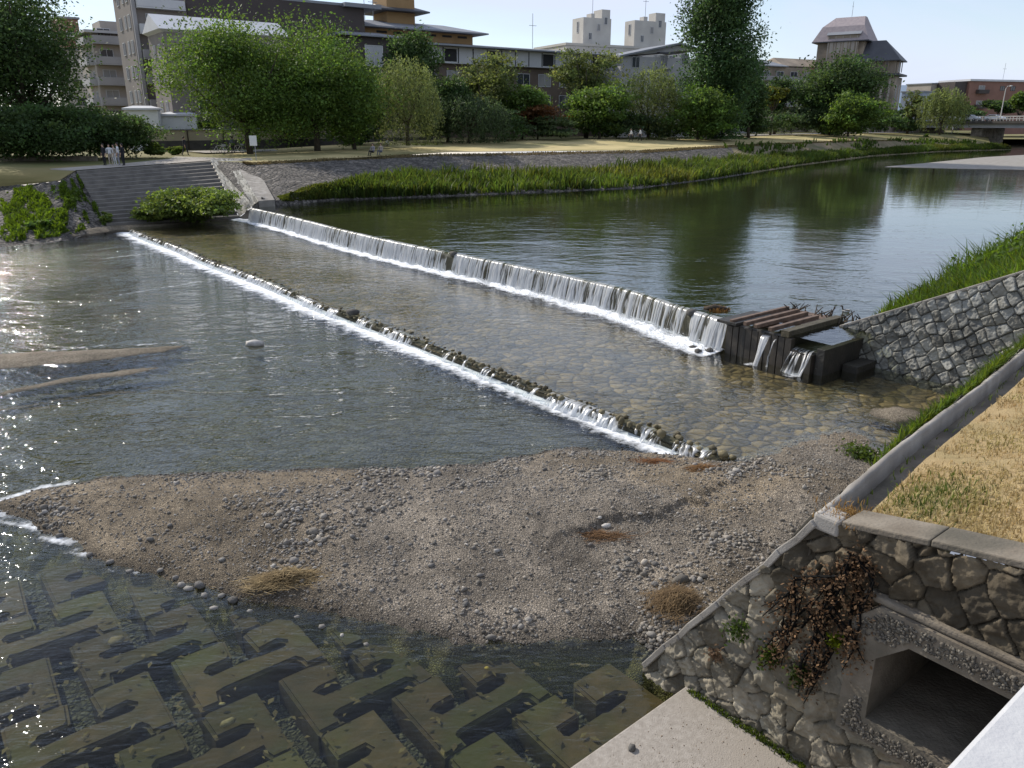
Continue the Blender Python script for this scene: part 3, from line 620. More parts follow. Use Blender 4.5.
# ================================================================== THE NEAR BANK
def masonry(name, PT, nrm, su, sv, keep, scale, ang, joint, depth, base, var, mat, parent=None, rough=.05, tone_fn=None, jit=.8, aniso=1.0, tiltk=2.2):
    """stone wall as real relief: PT(a,b) gives points of the flat wall, stones are voronoi cells pushed out along nrm"""
    a, b = np.meshgrid(su, sv)
    ca, sa = math.cos(ang), math.sin(ang); wx = .12*(fbm(a*2.3, b*2.3, 3)-.5); wy = .12*(fbm(a*2.3+50, b*2.3, 3)-.5)
    x = ((a+wx)*ca+(b+wy)*sa)*scale; y = (-(a+wx)*sa+(b+wy)*ca)*scale*aniso
    f1, f2, rid, ox, oy = voro(x, y, jit, True)
    edge = sstep(0, joint, f2-f1)
    rid2 = (rid*7.31) % 1; rid3 = (rid*13.7) % 1
    tilt = (ox*(rid2-.5)+oy*(rid3-.5))*tiltk
    h = depth*edge*(.55+.6*rid2+tilt)+rough*(fbm(a*5, b*5, 4)-.5)*edge+rough*.4*(fbm(a*22, b*22, 3)-.5)
    P = PT(a, b)+np.array(nrm)[None, None]*h[..., None]
    shade = (base*(1-var+2*var*rid))*(.22+.78*sstep(.0, joint*.7, f2-f1))*(.75+.5*fbm(a*3.3+7, b*3.3, 4))
    warm = .04*(rid3-.3)
    C = np.stack([shade*(1+warm), shade, shade*(1-1.6*warm-.05)], -1)
    if tone_fn is not None: C = tone_fn(a, b, C)
    return gridmesh(name, P, mat, C, True, keep=keep(a, b)[:-1, :-1] if keep else None, parent=parent, up=False)

EU = 6.85                                          # plane of the end wall
COPE = [(6.85,-3.58),(7.9,-3.74),(9.1,-3.92),(10.65,-4.1),(12.5,-4.3),(15.5,-4.7),(18.5,-5.05),(21.55,-5.4)]
CZ = 3.27
cu = np.array([p[0] for p in COPE]); cv = np.array([p[1] for p in COPE])
cope_v = lambda u: np.interp(u, cu, cv)
def bank_z(u, v):                                  # the dry turf berm behind the coping
    d = v-cope_v(u)
    return CZ-.12+.20*d+.04*np.maximum(d-4, 0)
# turf surface
u, s_ = np.meshgrid(np.linspace(7.12, 21.7, 190), np.concatenate([np.linspace(.34, 5, 80), np.linspace(5.3, 26, 50)]))
v = cope_v(u)+s_; z = bank_z(u, v)+.035*(fbm(u*2, v*2)-.5)+.02*(fbm(u*8, v*8)-.5)
tag(gridmesh('dry_lawn', Wn(u, v, z), M['tan'], None, True), kind='structure')
def blades(name, P, H, w, cols, mat, lean=.5, label=None, up=None, rng=RNG, parent=None, bend=.3):
    """many thin blades, three triangles each"""
    n = len(P); a = rng.uniform(0, 6.283, n); d = np.stack([np.cos(a), np.sin(a)], -1)*rng.uniform(0, lean, n)[:, None]
    b = rng.uniform(0, 6.283, n); s = np.stack([np.cos(b), np.sin(b), 0*b], -1)*(w*rng.uniform(.6, 1.4, n))[:, None]
    mid = P+np.concatenate([d*.4, np.ones((n, 1))*.6], 1)*H[:, None]
    tip = P+np.concatenate([d*(1+bend), np.ones((n, 1))*(1-bend*.4*np.linalg.norm(d, axis=1)[:, None])], 1)*H[:, None]
    V = np.stack([P-s, P+s, mid+s*.8, mid-s*.8, tip], 1).reshape(-1, 3); o = (np.arange(n)*5)[:, None]
    F = np.concatenate([o+np.array([[0, 1, 2]]), o+np.array([[0, 2, 3]]), o+np.array([[3, 2, 4]])]); C = np.repeat(cols, 5, 0)
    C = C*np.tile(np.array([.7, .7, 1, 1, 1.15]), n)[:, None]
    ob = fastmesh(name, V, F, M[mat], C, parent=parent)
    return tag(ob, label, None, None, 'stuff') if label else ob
n = 90000; q = RNG.random(n)**1.7; u = 6.95+q*14.6; s_ = .3+RNG.random(n)*8; v = cope_v(u)+s_
ok = (fbm(u*1.4, v*1.4, 4)+.3*RNG.random(n) > .45) | (u < 9) & (RNG.random(n) < .45)
ok &= s_ > .36+.25*fbm(u*3, v*3)-.1; u, v = u[ok], v[ok]; n = len(u)
g = RNG.uniform(.65, 1.25, n); green = sstep(.62, .76, fbm(u*.9+20, v*.9, 3))*.25; corner = np.exp(-((u-8.0)/.75)**2-((v+2.95)/.45)**2); green = np.maximum(green, corner*.35)
C = np.stack([g*(1-.55*green), g*(1-.1*green), g*(1-.55*green)], -1)
blades('dry_grass', Wn(u, v, bank_z(u, v)-.01), RNG.uniform(.03, .085, n), .006, C, 'straw', .9, 'short straw coloured turf on the near bank')
n = 450; u = RNG.normal(7.9, .4, n); v = RNG.normal(-3.0, .22, n); ok = (u > 7.1) & (v > cope_v(u)+.35); u, v = u[ok], v[ok]; g = RNG.uniform(.6, 1.2, len(u))
blades('green_grass', Wn(u, v, bank_z(u, v)-.01), RNG.uniform(.04, .11, len(u)), .007, np.stack([g*1.0, g*.85, g], -1), 'weed', .8, 'patch of green grass at the corner of the dry turf')

# coping: a raised lip along the river edge, a sunk concrete band behind it
cp = empty('coping', W(8, -3.7, CZ)); tag(cp, 'long grey concrete coping along the river edge of the dry turf', 'coping')
def strip(u, offs, zs, name, mat, parent, noise=.012):
    P = np.zeros((len(u), len(offs), 3)); v = cope_v(u)
    for k, (o, z) in enumerate(zip(offs, zs)): P[:, k] = Wn(u, v+o+noise*(fbm(u*3, u*0+k, 3)-.5)*2, z+noise*(fbm(u*3.5+30, u*0+k, 3)-.5)*2)
    return gridmesh(name, P, M[mat], None, False, parent=parent, up=True)
uu_ = np.linspace(EU-.05, 21.6, 240)
strip(uu_, [-.05, -.035, -.01, .035, .055, .07], [CZ-.5, CZ-.02, CZ+.01, CZ+.01, CZ-.02, CZ-.22], 'lip', 'concrete', cp)
strip(uu_, [.065, .25, .5], [CZ-.21, CZ-.19, CZ-.12], 'band', 'dirty_concrete', cp, .006)
# the battered river face below the coping
def rv(a, b): return Wn(a, cope_v(a)+.0-b*1.98, CZ-.05-b*3.45)
rf = masonry('revetment_wall', rv, (-UX*0-VX*.86, -VY*.86, .5), np.arange(EU+.03, 21.6, .05), np.arange(0, 1.0, .02), None, 2.6, .5, .16, .06, .22, .35, M['masonry'])
tag(rf, 'steep stone revetment facing the river below the coping', 'wall')

# ---- end wall with the culvert
TOPV, TOPZ = np.array([-5.75, -5.62, -3.58, -3.2, -1.8, 3.0]), np.array([.05, .22, 3.22, 3.26, 3.50, 4.3])
ew = empty('end_wall', W(EU, -3, .3)); tag(ew, 'old rubble stone wall closing the bank above the grey slab, draped with dead vines', 'wall')
def keepw(a, b):
    top = np.interp(a, TOPV, TOPZ)
    hole = (a > -2.95) & (a < -1.0) & (b > 1.22) & (b < 2.5)
    return (b < top) & ~hole
def wall_tone(a, b, C):
    hi = sstep(-.9, .5, (a+3.0)*.55+(b-2.15)); d = .30+.25*fbm(a*2, b*2)  # wall gets darker and browner toward the upper right
    C = C*np.array([1.06, .96, .82]); C = C*(1-hi[..., None]*(1-d[..., None])); C[..., 0] *= 1+.10*hi; C[..., 2] *= 1-.12*hi
    m = sstep(.52, .66, fbm(a*1.6+3, b*1.6+8, 4))*.5; C = C*(1-m[..., None]*np.array([.45, .45, .5]))
    return C
masonry('rubble_stones', lambda a, b: Wn(EU+0*a+.12*(b-.3)*0, a, b), (-UX, -UY, .0), np.arange(-5.75, 2.4, .014), np.arange(.0, 3.9, .014), keepw, 3.7, .62, .085, .075, .235, .5, M['masonry'], ew, .11, wall_tone, .95, tiltk=1.2)
# pale rim along the slanting edge and a coping slab on top
m = MB(); q = [(-5.72, .16)]+[(-5.72+.175*k+random.uniform(-.02, .02), .16+.253*k) for k in range(1, 12)]+[(-3.62, 3.2)]
for (a0, b0), (a1, b1) in zip(q[:-1], q[1:]):
    j = lambda: random.uniform(-.03, .03)
    A, B = W(EU-.09+j(), a0, b0), W(EU-.09+j(), a1, b1); dn = V3*.06+Z3*(-.05); dp = U3*.26
    m.add([A, B, B+dp, A+dp, A+dn, B+dn, B+dn+dp, A+dn+dp], [(0,1,2,3), (4,7,6,5), (0,4,5,1), (2,6,7,3), (0,3,7,4), (1,5,6,2)])
m.build('rim', M['concrete'], ew, bevel=.012)
m = MB()
for (a0, b0), (a1, b1) in [((-3.32, 3.20), (-2.5, 3.36)), ((-2.49, 3.365), (-1.2, 3.58)), ((-1.19, 3.58), (2.4, 4.2))]:
    A, B = W(EU-.07, a0, b0+.03), W(EU-.07, a1, b1+.03); dp = U3*.4; h = Z3*.07
    m.add([A, B, B+dp, A+dp, A+h, B+h, B+h+dp, A+h+dp], [(0,3,2,1), (4,5,6,7), (0,1,5,4), (2,3,7,6), (0,4,7,3), (1,2,6,5)])
m.build('top_slab', M['dirty_concrete'], ew, bevel=.015)
m = MB(); m.box3(Vector((0,0,0)), U3, V3, Z3, (EU-.08, EU+.2), (-3.62, -3.34), (3.1, 3.28)); m.build('corner_stone', M['concrete'], ew, bevel=.03)
# culvert
cu_ = empty('culvert', W(EU-.1, -2.0, 1.2)); tag(cu_, 'concrete framed culvert mouth with chamfered corners opening in the stone wall', 'culvert')
def octo(v0, v1, z0, z1, c, cb=0.0): return [(v0, z0), (v1, z0), (v1, z1-c), (v1-c, z1), (v0+c, z1), (v0, z1-c)]
outer = octo(-3.03, -.88, 1.10, 2.64, .24); inner = octo(-2.75, -1.16, 1.38, 2.36, .28)
m = MB(); n6 = 6
for (d0, d1) in [(EU-.16, EU+.12)]:
    A = [W(d0, *p) for p in outer]; B = [W(d0, *p) for p in inner]; A2 = [W(d1, *p) for p in outer]; B2 = [W(d1+2.2, p[0], p[1]) for p in inner]
    fs = [(i, (i+1) % 6, 6+(i+1) % 6, 6+i) for i in range(6)]+[(i, 12+i, 12+(i+1) % 6, (i+1) % 6) for i in range(6)]+[(6+i, 6+(i+1) % 6, 18+(i+1) % 6, 18+i) for i in range(6)]
    m.add(A+B+A2+B2, fs)
m.build('frame', M['dirty_concrete'], cu_)
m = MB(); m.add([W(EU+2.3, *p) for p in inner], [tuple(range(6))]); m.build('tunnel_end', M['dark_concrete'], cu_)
# coarse pebbly render on the frame's face
n = 5200; pv = RNG.uniform(-3.0, -.9, n); pz = RNG.uniform(1.13, 2.6, n)
ok = (polydist(pv, pz, outer) > .05) & (polydist(pv, pz, inner) < -.06) & ((pz < 1.36) | (pz > 2.28) | (pz-1.3 < .55*fbm(pv*3, pz*3))); pv, pz = pv[ok], pz[ok]; g = RNG.uniform(.3, .62, len(pv))
V, F, C = scatter(TINY, Wn(EU-.165+0*pv, pv, pz), RNG.uniform(.010, .024, len(pv)), np.stack([g, g*.95, g*.85], -1), 1.0)
fastmesh('pebble_render', V, F, M['stone'], C, parent=cu_)
# a cement fillet above the frame
m = MB(); m.box3(Vector((0,0,0)), U3, V3, Z3, (EU-.13, EU+.1), (-2.98, -.8), (2.645, 2.72)); m.build('cement_fillet', M['dirty_concrete'], cu_, bevel=.025)

# ---- slab in front
m = MB(); pl = [(4.2, -4.86), (EU-.06, -4.98), (EU-.06, 2.6), (4.2, 2.6), (3.2, 2.6), (0.5, 2.6), (.5, -4.8)]
m.prism([(2.0, -4.84), (EU-.02, -4.98), (EU-.02, 2.6), (2.0, 2.6)], lambda a, b: W(a, b, -.6), lambda a, b: W(a, b, .28))
tag(m.build('concrete_apron', M['slab'], bevel=.02), 'pale flat concrete slab at the foot of the stone wall', 'slab')
P = atz(632, 749, .28); uq, vq = UX*P.x+UY*P.y, VX*P.x+VY*P.y
stone(uq, vq, .28, .06, .38, 'dark lump of stone lying alone on the pale slab', name='stone', flat=.8)
# crumbs on the slab
n = 500; pu = RNG.uniform(4, 6.8, n); pv = RNG.uniform(-4.8, -2.5, n); g = RNG.uniform(.4, 1.1, n)
V, F, C = scatter(TINY, Wn(pu, pv, .281+0*pu), RNG.uniform(.003, .011, n), np.stack([g, g*.8, g*.6], -1), .6); tag(fastmesh('crumbs', V, F, M['stone'], C), kind='stuff', label='crumbs of grit and leaf on the pale slab')
# ---- bridge abutment ledge under the viewer
m = MB(); m.box3(Vector((0, 0, 0)), U3, V3, Z3, (-3, 3.75), (-.70, 4.2), (4.86, 5.0)); m.box3(Vector((0, 0, 0)), U3, V3, Z3, (-3, 3.6), (-.55, 4.2), (-.5, 4.857))
ab = m.build('bridge_abutment', M['light_concrete'], bevel=.02); tag(ab, 'pale smooth concrete ledge at the bottom right corner', 'ledge')
# near ground behind the bank
m = MB(); A = [W(7.0, 22, 7.9), W(21.7, 20.5, 7.9), W(120, 20, 7.5), W(120, 500, 7.5), W(-150, 500, 7.5), W(-150, 25, 7.5), W(2, 25, 7.5)]
m.add(A, [tuple(range(7))]); tag(m.build('near_ground', M['soil']), kind='structure')

# ---- cross wall at the weir
XU = 21.75
XV, XZ = np.array([-11.6, -7.1, -5.0, -3.0]), np.array([1.22, 3.5, 4.45, 5.2])
xw = empty('cross_wall', W(XU, -8, 0)); tag(xw, 'grey squared stone retaining wall beside the sluice with sloping top', 'wall')
masonry('squared_stones', lambda a, b: Wn(XU+0*a+.1*(b-1), a, b), (-UX, -UY, .05), np.arange(-11.6, -3.2, .02), np.arange(-.3, 5.2, .02), lambda a, b: b < np.interp(a, XV, XZ), 3.7, .62, .12, .10, .30, .32, M['masonry'], xw, .10,
        lambda a, b, C: C*(1-.45*sstep(.5, .0, b-.15*fbm(a*3, b*3))[..., None])*(1-.35*sstep(.5, .7, fbm(a*1.2+9, b*1.2)))[..., None], .4, .85, tiltk=1.3)
m = MB()
for (a0, b0), (a1, b1) in [((-11.6, 1.22), (-9.4, 2.33)), ((-9.39, 2.335), (-7.1, 3.5)), ((-7.09, 3.5), (-3.2, 5.13))]:
    A, B = W(XU-.06+.1*(b0-1), a0, b0-.03), W(XU-.06+.1*(b1-1), a1, b1-.03); dp = U3*.5; h = Z3*.09
    m.add([A, B, B+dp, A+dp, A+h, B+h, B+h+dp, A+h+dp], [(0,3,2,1), (4,5,6,7), (0,1,5,4), (2,3,7,6), (0,4,7,3), (1,2,6,5)])
m.build('wall_top', M['concrete'], xw, bevel=.02)
m = MB(); m.box3(Vector((0, 0, 0)), U3, V3, Z3, (XU+.05, XU+.5), (-11.55, -11.2), (-.3, 1.2)); m.build('wall_end', M['dark_concrete'], xw)
# bank upstream of the cross wall
BW = [(22.0,-11.5),(26,-12.0),(34,-13.0),(46,-14.3),(70,-15),(120,-15)]
bwv = lambda u: np.interp(u, [p[0] for p in BW], [p[1] for p in BW])
def bank2_z(u, s): return ZU-.4+np.where(s < .6, s*.8, .48+(s-.6)*.5)
u, s_ = np.meshgrid(np.concatenate([np.linspace(22.0, 60, 120), np.linspace(61, 120, 40)]), np.concatenate([np.linspace(-.4, 9, 60), np.linspace(9.5, 14, 10)]))
tag(gridmesh('upstream_bank', Wn(u, bwv(u)+s_, bank2_z(u, s_)+.1*(fbm(u, s_)-.5)), M['soil'], None, True), kind='structure')
n = 60000; u = 22.15+RNG.random(n)**1.6*42; s_ = RNG.uniform(.35, 8.5, n)+.3*(fbm(u*.7, u*0)-.5); H = RNG.uniform(.3, .7, n)*(1+1.6*sstep(24, 32, u)*fbm(u*.5+9, s_*.5))*sstep(21.5, 24.5, u+.35*s_)
H = np.maximum(H, .1); g = RNG.uniform(.5, 1.35, n)*(.5+1.0*fbm(u*.8, s_*.8, 3)); y = RNG.random(n); H = H*RNG.uniform(.5, 1.25, n); y = y+1.2*(RNG.random(n) < .06)
P = Wn(u, bwv(u)+s_, bank2_z(u, s_))
blades('bank_grass', P, H, .022, np.stack([g*(.85+.3*y), g, g*.8], -1), 'weed', .75, 'lush green grass growing on the bank above the cross wall')
n = 42000; u = 23.5+RNG.random(n)**1.3*36; s_ = RNG.uniform(.3, 8, n); k = fbm(u*.6+33, s_*.6, 3); ok = k > .42; u, s_, k = u[ok], s_[ok], k[ok]; n = len(u)
c = Wn(u, bwv(u)+s_, bank2_z(u, s_)+RNG.random(n)*(.3+5.0*(k-.42))*sstep(23, 29, u))
def leafquads(name, c, size, cols, mat, parent=None, updir=.3, rng=RNG, aspect=.6, kind=None, label=None, droop=0):
    n = len(c); nn = rng.normal(size=(n, 3)); nn[:, 2] = np.abs(nn[:, 2])+updir; nn /= np.linalg.norm(nn, axis=1)[:, None]
    t = rng.normal(size=(n, 3)); t[:, 2] -= droop; t -= (t*nn).sum(1)[:, None]*nn; t /= np.linalg.norm(t, axis=1)[:, None]; b = np.cross(nn, t)
    s = np.broadcast_to(size, (n,))[:, None]*rng.uniform(.6, 1.3, (n, 1))
    V = np.stack([c-t*s, c+b*s*aspect, c+t*s, c-b*s*aspect], 1).reshape(-1, 3); F = np.arange(n*4).reshape(-1, 4)
    ob = fastmesh(name, V, F, M[mat] if isinstance(mat, str) else mat, np.repeat(cols, 4, 0), parent=parent)
    return tag(ob, label, None, None, kind) if kind else ob
g = RNG.uniform(.5, 1.3, n)*(.35+1.2*k); leafquads('bank_mugwort', c, .09, np.stack([g, g*1.05, g*.8], -1), 'weed', kind='stuff', label='leafy mugwort mixed into the green bank grass', updir=.2)
# weeds along the coping
n = 11000; u = 9.3+RNG.random(n)*12.2; w = sstep(9.3, 10.6, u)*(.45+.9*fbm(u*1.3, u*0, 3)); ok = RNG.random(n) < w; u = u[ok]; n = len(u); s_ = -RNG.random(n)*.34-.1
g = RNG.uniform(.6, 1.35, n); y = RNG.random(n)
blades('coping_weeds', Wn(u, cope_v(u)+s_, CZ-.05+(s_+.1)*1.7), RNG.uniform(.08, .25, n)*(.4+fbm(u*1.5+4, u*0)), .010, np.stack([g*(.9+.4*y), g, g*.8], -1), 'weed', .8, 'green weeds fringing the outer edge of the coping')
n = 900; u = RNG.uniform(7, 21, n); v = cope_v(u)+RNG.normal(.2, .03, n); g = RNG.uniform(.6, 1.2, n)
n = 150; u, v, g = u[:n], v[:n], g[:n]
blades('crack_grass', Wn(u, v, CZ-.12+0*u), RNG.uniform(.03, .12, n), .006, np.stack([g*1.1, g, g*.7], -1), 'weed', .8, 'thin weeds in the joint between coping and band')
n = 420; u = RNG.normal(7.05, .12, n); v = RNG.normal(-3.35, .16, n); g = RNG.uniform(.6, 1.2, n)
blades('corner_grass', Wn(u, v, CZ-.02+0*u), RNG.uniform(.03, .09, n), .006, np.stack([g*.72, g*.6, g*.45], -1), 'straw', .9, 'orange brown tufts at the corner of wall and coping')

# ---- dead vines and small plants on the end wall
vn = empty('dead_creeper', W(EU-.12, -3.6, 2.9)); tag(vn, 'brown dried creeper hanging down the stone wall beside the culvert', 'creeper')
def wallpt(x, y, off=.14):
    d = ray(x, y); t = (EU-off)/(UX*d.x+UY*d.y); return Vector((d.x*t, d.y*t, HC+d.z*t))
m = MB(); lv = []; lc = []
paths = [[(846,555),(835,590),(820,625),(808,668),(806,690)], [(850,560),(862,590),(852,620),(858,650),(845,670)], [(840,570),(800,585),(790,620),(775,660)], [(835,580),(812,610),(825,650),(812,695)], [(855,556),(870,575),(862,610)], [(820,600),(845,640),(860,655)], [(800,590),(765,610)], [(812,610),(780,640),(765,660)]]
for pth in paths:
    for rep in range(4):
        pts = [wallpt(x+random.uniform(-9, 9), y+random.uniform(-9, 9), random.uniform(.1, .22)) for x, y in pth]
        m.tube(pts, [.012]*(len(pts)-1)+[.005], 4)
        for i in range(len(pts)-1):
            for k in range(48 if rep < 2 else 26):
                p = pts[i].lerp(pts[i+1], random.random())+Vector((random.gauss(0, .05), random.gauss(0, .05), random.gauss(0, .06))); lv.append(p[:]); gq = random.uniform(.35, 1.35); lc.append((gq*1.05, gq, gq*.9))
m.build('stems', M['vine'], vn); leafquads('dead_leaves', np.array(lv), .022, np.array(lc), 'vine', parent=vn)
def wallplant(x, y, r, n, label, mat='weed', col=(1, 1, 1), name='wall_plant', size=.025):  # ferns and small tufts, each one mesh of loose leaves
    P = wallpt(x, y, .16); c = RNG.normal(size=(n, 3))*np.array([r, r*.6, r]); g = RNG.uniform(.5, 1.3, n)[:, None]
    o = leafquads(name, c, size, g*np.array(col)[None], mat); o.location = P; tag(o, label, 'plant'); return o
wallplant(738, 630, .07, 220, 'small green fern growing from the wall left of the creeper', col=(.75, .75, .8)); wallplant(770, 655, .07, 240, 'olive green tuft at the lower left of the dead creeper', col=(.75, .7, .6)); wallplant(836, 642, .045, 130, 'yellow green tuft among the creeper near the culvert corner', col=(1.6, 1.25, .5)); wallplant(800, 675, .07, 220, 'dull green leaves low in the hanging creeper', col=(.55, .5, .5)); wallplant(716, 655, .05, 110, 'brown dry tuft on the slanting wall stones', 'vine')
n = 900; t = RNG.random(n); g = RNG.uniform(.5, 1.2, n); vv_ = -4.9+1.6*t
blades('joint_grass', Wn(EU-.12+RNG.normal(0, .025, n), vv_, .28+0*t), RNG.uniform(.02, .09, n)*(.3+fbm(t*14, t*0)), .007, np.stack([g, g*.9, g*.8], -1), 'weed', .8, 'thin green grass in the joint of wall and slab')
# dry clumps on the gravel
def px_bar(x, y):
    P = atz(x, y, .3)
    for _ in range(3):
        u, v = UX*P.x+UY*P.y, VX*P.x+VY*P.y; zb, _d = bar_z(np.array([u]), np.array([v])); P = atz(x, y, max(float(zb[0]), 0))
    return P
def drymat(x, y, L_, w_, ang, n, label, h=.1, col=(1, 1, 1), mat='drygrass'):
    P = px_bar(x, y); a = RNG.normal(0, L_/2.3, n); b = RNG.normal(0, w_/2.3, n); ca, sa = math.cos(ang), math.sin(ang)
    k = np.exp(-(a/L_)**2*2-(b/w_)**2*2); c = np.stack([a*ca-b*sa, a*sa+b*ca, RNG.random(n)*h*k], -1); th = ang+RNG.normal(0, .5, n)+math.pi*(RNG.random(n) < .5)
    ln = RNG.uniform(.08, .28, n); d = np.stack([np.cos(th), np.sin(th), RNG.normal(0, .16, n)], -1)*ln[:, None]; s = np.stack([-np.sin(th), np.cos(th), 0*th], -1)*.006
    tip = c+d; tip[:, 2] = np.abs(tip[:, 2])
    V = np.stack([c-s, c+s, tip], 1).reshape(-1, 3); g = RNG.uniform(.5, 1.35, n)[:, None]*np.array(col)
    o = fastmesh('dry_grass_clump', V, np.arange(n*3).reshape(-1, 3), M[mat], np.repeat(g, 3, 0)); o.location = P; tag(o, label, 'grass clump')
drymat(287, 579, .62, .26, .25, 2600, 'golden clump of flattened dry grass on the left gravel bar', .16)
drymat(676, 602, .42, .4, .8, 1700, 'brown tangle of dry twigs on the gravel beside the stone wall', .2, (.62, .56, .55))
drymat(598, 535, .55, .2, -.1, 500, 'thin scatter of reddish dry stalks around the white stone', .05, (.6, .45, .4))
drymat(655, 462, .5, .16, -.1, 350, 'reddish dry stalks on the top edge of the gravel bar', .05, (.7, .42, .3))
drymat(700, 468, .4, .2, .3, 250, 'brown dry stalks on the gravel near the end of the sill', .05, (.7, .5, .35))
P = px_bar(863, 458)
n = 500; c = np.stack([RNG.normal(0, .2, n), RNG.normal(0, .2, n), np.abs(RNG.normal(0, .12, n))], -1); g = RNG.uniform(.5, 1.2, n)
o = leafquads('weed_plant', c, .045, np.stack([g*.8, g*.75, g*.8], -1), 'weed'); o.location = P; tag(o, 'dark green weed at the pool corner below the coping', 'plant')  # a low leafy weed, loose leaves in one mesh

# ---- sluice box
sb = empty('sluice_box', W(20, -12.5, .3)); tag(sb, 'dark wet sluice box with red timbers across its top', 'sluice')
O = Vector((0, 0, 0))
m = MB(); m.box3(O, U3, V3, Z3, (19.55, 22.6), (-14.0, -12.0), (-.3, 1.22))
for q in (-13.35, -12.72): m.box3(O, U3, V3, Z3, (19.50, 19.6), (q-.05, q+.05), (-.3, 1.2))
m.build('box_wall', M['dark_concrete'], sb, bevel=.015)
m = MB(); m.box3(O, U3, V3, Z3, (19.35, 21.2), (-14.25, -13.55), (1.24, 1.33)); m.build('side_deck', M['dark_concrete'], sb, bevel=.012)
for k, (q, z) in enumerate([(-13.75, 1.40), (-13.3, 1.41), (-12.9, 1.42), (-12.45, 1.41)]):
    m = MB(); m.box3(O, U3, V3, Z3, (19.38+.06*(k % 2), 22.35-.14*k), (q-.06, q+.06), (z-.12, z)); m.build('timber', M['wood'], sb, bevel=.012)
for k in range(14):
    q = -13.97+k*.222; lo_, hi_ = -.3, (1.21 if q < -11.9 else .9)
    if q > -11.1: continue
    m = MB(); m.box3(O, U3, V3, Z3, (19.50+random.uniform(-.015, .01), 19.545 if q < -12.05 else 19.69), (q+.012, q+.205), (lo_, hi_-random.uniform(0, .05))); m.build('board', M['wet_board'], sb)
m = MB(); m.box3(O, U3, V3, Z3, (19.5, 22.4), (-12.12, -11.86), (1.2, 1.40)); m.build('curb_beam', M['weir'], sb, bevel=.015)
m = MB(); m.box3(O, U3, V3, Z3, (20.9, 22.5), (-13.9, -12.2), (1.24, 1.30)); m.box3(O, U3, V3, Z3, (19.7, 20.8), (-13.2, -13.02), (1.26, 1.34)); m.build('plank', M['wood'], sb, bevel=.01)
m = MB(); m.box3(O, U3, V3, Z3, (19.7, 22.8), (-11.86, -11.05), (-.3, .92)); m.box3(O, U3, V3, Z3, (19.65, 22.8), (-11.05, -10.8), (-.3, 1.05)); m.build('spill_channel', M['dark_concrete'], sb, bevel=.015)
m = MB(); m.box3(O, U3, V3, Z3, (20.6, 22.9), (-10.75, -10.3), (-.3, .5)); m.build('side_step', M['dark_concrete'], sb, bevel=.015)
sh = MB(); sh.add([W(19.72, -11.84, .95), W(19.72, -11.07, .95), W(22.8, -11.07, .98), W(22.8, -11.84, .98)], [(0, 1, 2, 3)]); sh.build('channel_water', M['mid_water'], sb)
fall('spill_water', lambda v: 19.66+0*v, -11.8, -11.15, .95, ZM, .28, 120, parent=sb, dens=.58); fall('leak_water', lambda v: 19.5+0*v, -12.68, -12.46, 1.15, ZM, .22, 40, parent=sb, dens=.52); fall('drip_water', lambda v: 19.5+0*v, -12.3, -12.24, 1.1, ZM, .08, 12, parent=sb, dens=.5)
# sticks caught at the back
m = MB()
for k in range(46):
    p = W(22.25+random.uniform(-.25, .5), random.uniform(-13.6, -11.3), 1.3); d = Vector((random.uniform(-.3, .3), random.uniform(-.3, .3), random.uniform(.02, .3))); m.tube([p-d*.4, p+d], [.025, .012], 4)
tag(m.build('caught_sticks', M['bark']), 'tangle of sticks and twigs caught behind the sluice timbers', 'sticks', kind='stuff')
# a duck on the water by the wall
dk = empty('duck', atz(846, 312, ZU)); P = Vector((0, 0, 0)); dk.scale = (.6, .6, .6); dk.rotation_euler = (0, 0, 2.4); tag(dk, 'small pale duck on the water above the cross wall', 'duck')
pv_, pf_ = rockball(3, 2)
bm = _bm.new(); _bm.ops.create_icosphere(bm, subdivisions=2, radius=1)
for q in bm.verts:
    x, y, z = q.co; q.co = Vector((x*.24*(1 if x < 0 else .9), y*.11*(1-.3*max(-x, 0)), z*.1+.05+(max(-x, 0)**2)*.08))
me = bpy.data.meshes.new('duck_body'); bm.to_mesh(me); bm.free(); me.materials.append(M['white']); o = bpy.data.objects.new('body', me); COL.objects.link(o); o.parent = dk
m = MB(); m.tube([P+Vector((.15, 0, .08)), P+Vector((.2, 0, .18)), P+Vector((.22, 0, .26)), P+Vector((.27, 0, .29)), P+Vector((.31, 0, .28))], [.05, .035, .045, .045, .02], 8); m.tube([P+Vector((.3, 0, .28)), P+Vector((.37, 0, .265))], [.022, .012], 6); m.build('head', M['bark'], None, True).parent = dk
m = MB(); m.add([P+Vector((-.2, .09, .1)), P+Vector((.1, .115, .1)), P+Vector((.12, .1, .14)), P+Vector((-.22, .05, .16))], [(0, 1, 2, 3)]); m.add([P+Vector((-.2, -.09, .1)), P+Vector((.1, -.115, .1)), P+Vector((.12, -.1, .14)), P+Vector((-.22, -.05, .16))], [(0, 1, 2, 3)]); m.build('wing', M['bark']).parent = dk
# ================================================================== THE FAR BANK
GZ = 3.8
TOPL = [atz(-140,200,1.9), atz(-60,193,2.2), atz(0,187,2.55), atz(60,181,3.05), atz(100,168,3.6)]      # edge of the path at the left, coming down towards us
TOPR = [atz(250,163,GZ), atz(375,157,GZ), atz(450,152,GZ), atz(640,150.5,GZ), atz(760,144,GZ), at(850,140.6,150), at(925,139.8,180), at(990,143,190)]
TSTL, TSTR = atz(76,171,3.62), W(23.8,-72.8,GZ)                # stair head
